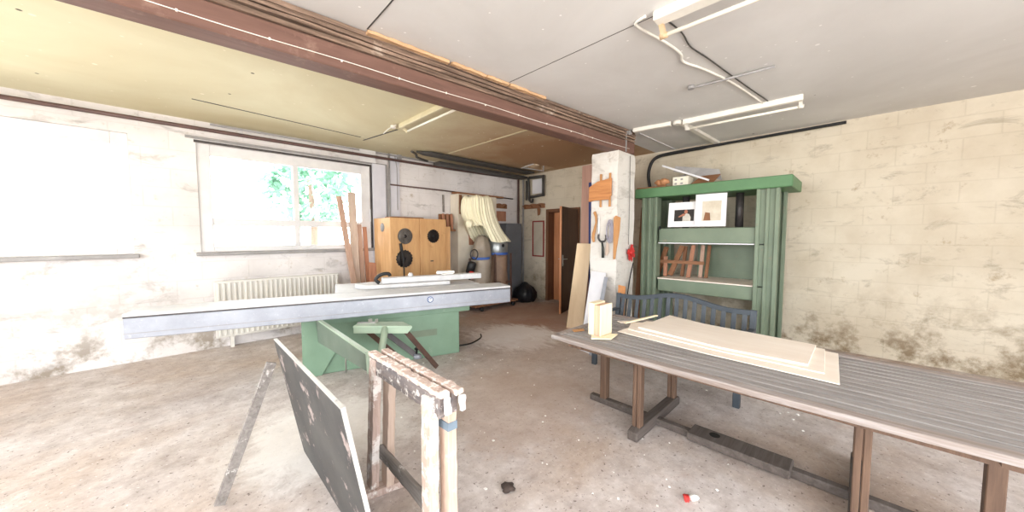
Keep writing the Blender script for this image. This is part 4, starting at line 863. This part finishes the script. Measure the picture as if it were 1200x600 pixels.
b = bmn(); lathe(b, [(0.06, 1.56), (0.12, 1.50), (0.17, 1.36), (0.20, 1.10)], (4.53, 5.5, 0), 28, mod=lambda k, t: 1+0.06*math.sin(t*1.4)); obj('inlet_hood', b, 'bag', de)
obj('dust_bag', bag(4.52, 5.5, 0.15, 1.10, 0.20, 0.225, -0.05, 'bag'), 'bag', de)
b = bmn(); lathe(b, [(0.205, 1.06), (0.21, 1.07), (0.21, 1.10), (0.205, 1.11)], (4.515, 5.5, 0), 28); obj('bag_strap', b, 'strap', de)
b = bmn(); lathe(b, [(0.06, -0.12), (0.085, -0.11), (0.085, 0.09), (0.07, 0.11), (0.03, 0.12)], (4.17, 5.40, 0.92), 20, (0.15, -0.3, 1)); mo = obj('motor', b, 'black', de)
b = bmn(); tube(b, [(4.17+0.09*math.cos(t), 5.30, 1.18+0.10*math.sin(t)) for t in [i*2*math.pi/20 for i in range(20)]], 0.012, 6, closed=True); obj('fan_ring', b, 'dark_steel', de)
b = bmn(); lathe(b, [(0.04, -0.07), (0.062, -0.06), (0.062, 0.06), (0.03, 0.07)], (4.10, 5.30, 0.78), 16, (0.5, 0, 1)); obj('red_cover', b, 'red', mo)
b = bmn()
for x, y in ((4.74, 5.32), (5.23, 5.36), (4.98, 5.84)): bar(b, (x, y, 0.147), (x, y, 1.17), 0.03, 0.03)
bar(b, (4.74, 5.32, 0.55), (5.23, 5.36, 0.55), 0.03, 0.05); bar(b, (4.12, 5.42, 0.16), (4.16, 5.42, 1.1), 0.03, 0.03); bar(b, (4.10, 5.42, 0.165), (5.2, 5.42, 0.165), 0.05, 0.03)
obj('stand', b, 'rust', de)

# grey switch cabinet and black bin bag in the corner
gc = thing('switch_cabinet', 'dark grey metal cabinet against the wall right of the dust extractor', 'cabinet', (5.85, 6.0, 0))
b = bmn(); box(b, 5.60, 6.12, 5.88, 6.16, 0.0, 1.84); obj('carcass', b, 'grey_cab', gc, 0.006)
b = bmn(); box(b, 5.62, 6.10, 5.866, 5.88, 0.06, 1.80); obj('door', b, 'grey_cab', gc, 0.004)
bm = bmn(); lathe(bm, [(0.02, 0.46), (0.06, 0.44), (0.10, 0.40), (0.20, 0.33), (0.255, 0.22), (0.26, 0.10), (0.22, 0.004)], (5.88, 5.55, 0), 30, mod=lambda k, t: 1+0.10*math.sin(t*1.9+k)+0.05*math.sin(t*4.1))
solo('bin_bag', 'black bin bag slumped on the floor in the corner', 'bag', bm, 'bin_bag')

def coat_rack(name, lab, mk, pegs):
    r = thing(name, lab, 'rack', mk(0.5, 0, 0)); b = bmn(); n = 20
    prof = [(u, 0.05+0.018*abs(math.sin(u*math.pi*3))) for u in [i/n for i in range(n+1)]]
    pts = [mk(u, 0, z) for u, z in prof]+[mk(u, 0, -0.05) for u in (1, 0)]
    prism(b, pts, Vector(mk(0.5, 0.03, 0))-Vector(mk(0.5, 0, 0))); obj('board', b, 'brown_wood_y', r, 0.003)
    for u in pegs:
        b = bmn(); tube(b, [mk(u, 0.03, -0.01), mk(u, 0.09, 0.0), mk(u, 0.11, 0.03)], 0.012, 8); obj('peg', b, 'brown_wood', r)
    return r
coat_rack('coat_rack', 'brown scalloped coat rack on the door wall above the red frame', lambda u, d, z: (XE-0.004-d, 6.05-0.74*u, 2.26+z), (0.15, 0.5, 0.85))
coat_rack('coat_rack', 'brown scalloped coat rack on the window wall above the grey cabinet', lambda u, d, z: (5.38+0.5*u, YN-0.004-d, 2.26+z), (0.2, 0.8))
b = bmn(); prism(b, [(XE-0.07, 5.52, 2.21), (XE-0.07, 5.42, 2.20), (XE-0.07, 5.44, 2.05), (XE-0.07, 5.50, 2.03)], (0.04, 0, 0)); solo('brown_cloth', 'small brown rag hanging from the coat rack on the door wall', 'rag', b, 'brown_wood', 0.01)
b = bmn(); box(b, 5.42, 5.85, YN-0.03, YN-0.004, 1.90, 2.14); solo('wooden_plaque', 'reddish brown board on the window wall under its coat rack', 'board', b, 'plank_red', 0.003)
rf = thing('notice_holder', 'thin red rectangular frame on the wall left of the door', 'frame', (XE-0.02, 5.5, 1.5))
b = bmn(); y0, y1, z0, z1, t = 5.33, 5.70, 1.04, 1.91, 0.03
for q in ((y0, y0+t, z0, z1), (y1-t, y1, z0, z1), (y0+t, y1-t, z0, z0+t), (y0+t, y1-t, z1-t, z1)): box(b, XE-0.03, XE-0.004, *q)
obj('frame_bars', b, 'red_frame', rf, 0.003)
b = bmn(); box(b, XE-0.014, XE-0.004, y0+t, y1-t, z0+t, z1-t); obj('notice_sheet', b, 'plaster', rf)

# ------------------------------------------------------------------ pipes and ducts
def pipe(lab, pts, r, mat, n=10, name='pipe', sm=False):
    b = bmn(); tube(b, smooth_pts(pts, 5) if sm else pts, r, n); return solo(name, lab, 'pipe', b, mat)
pipe('long brown pipe running along the window wall above the window', [(-1.8, 6.10, 2.94), (2, 6.10, 2.94), (4.2, 6.10, 2.945), (6.16, 6.10, 2.97)], 0.024, 'pipe')
pipe('thin grey brown pipe on the window wall below the long brown one', [(2.88, 6.13, 2.49), (4.0, 6.13, 2.485), (5.2, 6.13, 2.47), (6.05, 6.13, 2.46)], 0.014, 'pipe')
pipe('vertical grey conduit right of the window reveal', [(2.86, 6.13, 0.1), (2.86, 6.13, 3.05)], 0.016, 'grey_pipe')
pipe('thin dark conduit hanging on the wall above the cupboard', [(3.02, 6.14, 2.03), (3.02, 6.14, 2.8), (2.98, 6.14, 3.04)], 0.006, 'grey_pipe', 6)
pipe('grey conduit running along the ceiling edge of the window wall', [(0.4, 6.15, 3.03), (3.2, 6.15, 3.03), (4.2, 6.15, 3.02), (6.0, 6.15, 3.03)], 0.014, 'grey_pipe', 8)
b = bmn(); box(b, 3.03, 3.11, 6.12, 6.18, 2.965, 3.06); solo('pipe_bracket', 'grey bracket holding the long brown pipe to the ceiling', 'bracket', b, 'grey_pipe', 0.003)
b = bmn(); prism(b, [(3.10, 5.58, 3.015), (3.35, 5.42, 3.01), (4.4, 5.42, 3.01), (6.05, 5.40, 3.0), (6.05, 5.68, 3.0), (4.3, 5.70, 3.01), (3.3, 5.70, 3.015)], (0, 0, 0.035)); solo('ceiling_duct', 'flat dark duct hanging under the rear ceiling', 'duct', b, 'dark_pipe', 0.01)
pipe('dark bent pipe end in front of the ceiling duct', [(2.98, 5.50, 3.0), (3.12, 5.60, 2.99), (3.22, 5.74, 2.975), (3.5, 5.86, 2.965)], 0.022, 'dark_pipe', 8, sm=True)
b = bmn(); box(b, 3.7, 6.2, 5.76, 5.98, 2.93, 2.985); solo('cable_tray', 'long grey cable tray in the corner above the window wall', 'cable tray', b, 'dark_pipe', 0.01)
pipe('brown riser pipe in the far corner', [(6.20, 6.08, 0.02), (6.20, 6.08, 3.04)], 0.026, 'pipe')
pipe('pale riser pipe beside the brown one in the far corner', [(6.27, 5.98, 0.02), (6.27, 5.98, 3.04)], 0.022, 'grey_pipe')
pipe('short dark riser beside the corner, ending at the ceiling tray', [(6.26, 5.86, 2.42), (6.26, 5.86, 2.9)], 0.022, 'dark_pipe')
eb = thing('pipe_loop', 'dark square pipe loop round a pale box high on the door wall', 'pipe', (6.25, 5.55, 2.7))
b = bmn(); tube(b, [(6.24, 5.74, 2.96), (6.24, 5.30, 2.94)], 0.035, 10); tube(b, [(6.24, 5.30, 2.97), (6.24, 5.30, 2.48)], 0.034, 10); tube(b, [(6.24, 5.30, 2.51), (6.24, 5.70, 2.49)], 0.032, 10); tube(b, smooth_pts([(6.24, 5.78, 2.96), (6.24, 5.76, 2.55), (6.22, 5.72, 2.42), (6.19, 5.62, 2.36), (6.17, 5.56, 2.42)]), 0.03, 10); obj('pipe_loop', b, 'dark_pipe', eb)
b = bmn(); box(b, 6.25, XE-0.006, 5.35, 5.66, 2.56, 2.90); obj('pale_box', b, 'white_board', eb, 0.006)

# radiator under the window
rd = thing('radiator', 'white ribbed radiator under the window sill', 'radiator', (1.0, 6.1, 0.12))
b = bmn(); box(b, 0.35, 1.93, 6.075, 6.11, 0.15, 0.93); obj('panel', b, 'radiator', rd, 0.008)
b = bmn()
for i in range(26):
    x = 0.38+i*0.06; box(b, x, x+0.03, 6.058, 6.075, 0.18, 0.90)
obj('ribs', b, 'radiator', rd, 0.006)
for x in (0.5, 1.8): obj('bracket', box(bmn(), x, x+0.04, 6.08, 6.186, 0.0, 0.15), 'radiator', rd)

# ------------------------------------------------------------------ ceiling lights (switched off) and their cables
def lamp(lab, p, q, tube_off, drop=0.115, holder='lamp_white', body_w=0.075, body='lamp_white'):
    r = thing('fluorescent_light', lab, 'ceiling light', ((p[0]+q[0])/2, (p[1]+q[1])/2, ZC), 0, 'fluorescent ceiling lights')
    b = bmn(); bar(b, (p[0], p[1], ZC-0.032), (q[0], q[1], ZC-0.032), body_w, 0.062); obj('housing', b, body, r, 0.005)
    P_, Q_ = Vector((p[0]+tube_off, p[1], ZC-drop)), Vector((q[0]+tube_off, q[1], ZC-drop)); d = (Q_-P_).normalized()
    b = bmn(); tube(b, [P_+d*0.04, Q_-d*0.04], 0.014, 12); obj('lamp_tube', b, 'tube', r)
    for e, s in ((P_, 1), (Q_, -1)):
        b = bmn(); tube(b, [e, e+d*0.05*s], 0.02, 12); bar(b, e+Vector((0, 0, 0.0))+d*0.025*s, (e.x-tube_off*0.6, e.y+d.y*0.025*s, ZC-0.06), 0.03, 0.03, (1, 0, 0)); obj('end_holder', b, holder, r)
    return r
lamp('white fluorescent light on the front ceiling at the top right', (2.41, 1.05), (2.44, -0.28), 0.08, 0.12, 'lamp_brown', 0.10)
lamp('slim fluorescent light on the rear ceiling behind the beam', (2.24, 4.45), (2.24, 3.2), 0.09, 0.085, 'lamp_cream', 0.035, 'lamp_cream')
lamp('fluorescent light on the ceiling right of the pillar', (4.81, 1.70), (4.86, 0.5), 0.09, 0.10, 'lamp_white', 0.06)
b = bmn(); bar(b, (4.70, 2.33, ZC-0.026), (4.775, 1.84, ZC-0.026), 0.06, 0.05); solo('cable_duct', 'white cable duct from the beam end to the light right of the pillar', 'cable duct', b, 'lamp_white', 0.004)
b = bmn(); bar(b, (4.88, 1.73, ZC-0.022), (6.30, 1.69, ZC-0.022), 0.07, 0.042); solo('cable_duct', 'white cable duct crossing the ceiling from the light to the right wall', 'cable duct', b, 'lamp_white', 0.004)
b = bmn(); lathe(b, [(0.05, -0.045), (0.055, -0.03), (0.055, 0)], (4.80, 1.77, ZC-0.002), 14); solo('junction_box', 'round white junction box where the ceiling ducts meet', 'junction box', b, 'lamp_white')
pts = smooth_pts([(2.36, 1.10, ZC-0.012), (2.38, 1.17, ZC-0.012), (2.45, 1.19, ZC-0.012), (2.79, 1.13, ZC-0.012), (3.04, 1.11, ZC-0.012), (3.2, 1.14, ZC-0.012), (3.47, 1.06, ZC-0.012), (4.0, 0.95, ZC-0.012), (4.8, 0.85, ZC-0.012)])
b = bmn(); tube(b, pts, 0.010, 8); solo('ceiling_cable', 'white cable snaking over the ceiling from the top right light', 'cable', b, 'lamp_white')
pts = smooth_pts([(2.52, 1.02, ZC-0.006), (2.75, 1.0, ZC-0.006), (3.0, 1.02, ZC-0.006), (3.3, 0.98, ZC-0.006), (4.0, 0.9, ZC-0.006), (4.8, 0.8, ZC-0.006)])
b = bmn(); tube(b, pts, 0.006, 6); solo('ceiling_cable', 'thin dark cable beside the white one on the front ceiling', 'cable', b, 'dark_pipe')
b = bmn(); tube(b, [(3.78, 1.27, ZC-0.02), (3.80, 1.18, ZC-0.02), (3.84, 0.6, ZC-0.02)], 0.012, 8); lathe(b, [(0.03, -0.03), (0.034, 0)], (3.78, 1.27, ZC-0.004), 12); solo('ceiling_hook', 'small pipe stub on the ceiling between the two right lights', 'stub', b, 'grey_pipe')
b = bmn(); tube(b, smooth_pts([(2.21, 4.50, ZC-0.008), (2.22, 4.75, ZC-0.008), (2.26, 5.0, ZC-0.008)]), 0.008, 6); lathe(b, [(0.035, -0.03), (0.04, 0)], (2.21, 4.58, ZC-0.002), 12); solo('lamp_cable', 'short cable with round box behind the rear ceiling light', 'cable', b, 'lamp_white')

# ------------------------------------------------------------------ litter on the floor
bm = bmn(); lathe(bm, [(0.03, 0.002), (0.042, 0.012), (0.03, 0.03), (0.008, 0.036)], (1.39, 1.45, 0), 14, mod=lambda k, t: 1+0.25*math.sin(t*1.7+k)); solo('dirt_clod', 'dark clod on the concrete floor at the bottom of the picture', 'clod', bm, 'lump')
wr = thing('wrapper', 'crumpled red and white wrapper on the floor at the lower right', 'wrapper', (2.09, 0.64, 0))
bm = bmn(); lathe(bm, [(0.012, -0.02), (0.016, 0.0), (0.014, 0.02)], (2.075, 0.655, 0.015), 9, (1, 0.6, 0), mod=lambda k, t: 1+0.3*math.sin(t*2.3+k)); obj('red_end', bm, 'red', wr)
bm = bmn(); lathe(bm, [(0.014, -0.02), (0.019, 0.005), (0.010, 0.03)], (2.105, 0.625, 0.017), 9, (1, -0.6, 0), mod=lambda k, t: 1+0.3*math.sin(t*2.9+k)); obj('white_end', bm, 'scrap', wr)
bits = bmn(); RR = random.Random(3)
for i in range(150):
    x, y = RR.uniform(0.9, 5.4), RR.uniform(0.2, 4.8)
    if (0.6 < x < 1.1 and y > 1.0) or y > 3.7: continue
    s = RR.uniform(0.004, 0.016); a = RR.uniform(0, 6.28)
    p = [(x+s*math.cos(a+k*1.57)*RR.uniform(.5, 1), y+s*math.sin(a+k*1.57)*RR.uniform(.5, 1), 0.001) for k in range(4)]
    prism(bits, p, (0, 0, RR.uniform(0.002, 0.007)))
o = obj('wood_chips', bits, 'scrap'); o['kind'] = 'stuff'; o['label'] = 'pale chips scattered over the concrete floor'; o['category'] = 'litter'

# ------------------------------------------------------------------ pale garden trees outside the window
def tree(x, y, h, r, lab, seed):
    t = thing('tree', lab, 'tree', (x, y, -0.2), 0, 'trees outside the window'); rr = random.Random(seed)
    b = bmn(); tube(b, [(x, y, -0.2), (x+0.1, y, h*0.45), (x, y+0.1, h*0.75)], [0.14, 0.1, 0.05], 8); obj('trunk', b, 'bark', t)
    b = bmn()
    for i in range(900):
        d = Vector((rr.gauss(0, 1), rr.gauss(0, 1), rr.gauss(0, 1))).normalized()*r*rr.uniform(0.4, 1)**0.5
        c_ = Vector((x, y, h*0.68)) + Vector((d.x, d.y, d.z*0.9)) + noise.noise_vector(d*1.3)*0.5
        u = Vector((rr.gauss(0, 1), rr.gauss(0, 1), rr.gauss(0, 1))).normalized(); v = u.cross(Vector((0.3, 0.5, 0.8))).normalized(); s = rr.uniform(0.10, 0.2)
        b.faces.new([b.verts.new(c_-u*s), b.verts.new(c_+v*s*0.5), b.verts.new(c_+u*s), b.verts.new(c_-v*s*0.5)])
    obj('foliage', b, 'leaf', t)
tree(3.15, 12.4, 4.5, 1.25, 'pale green tree seen through the window', 5)
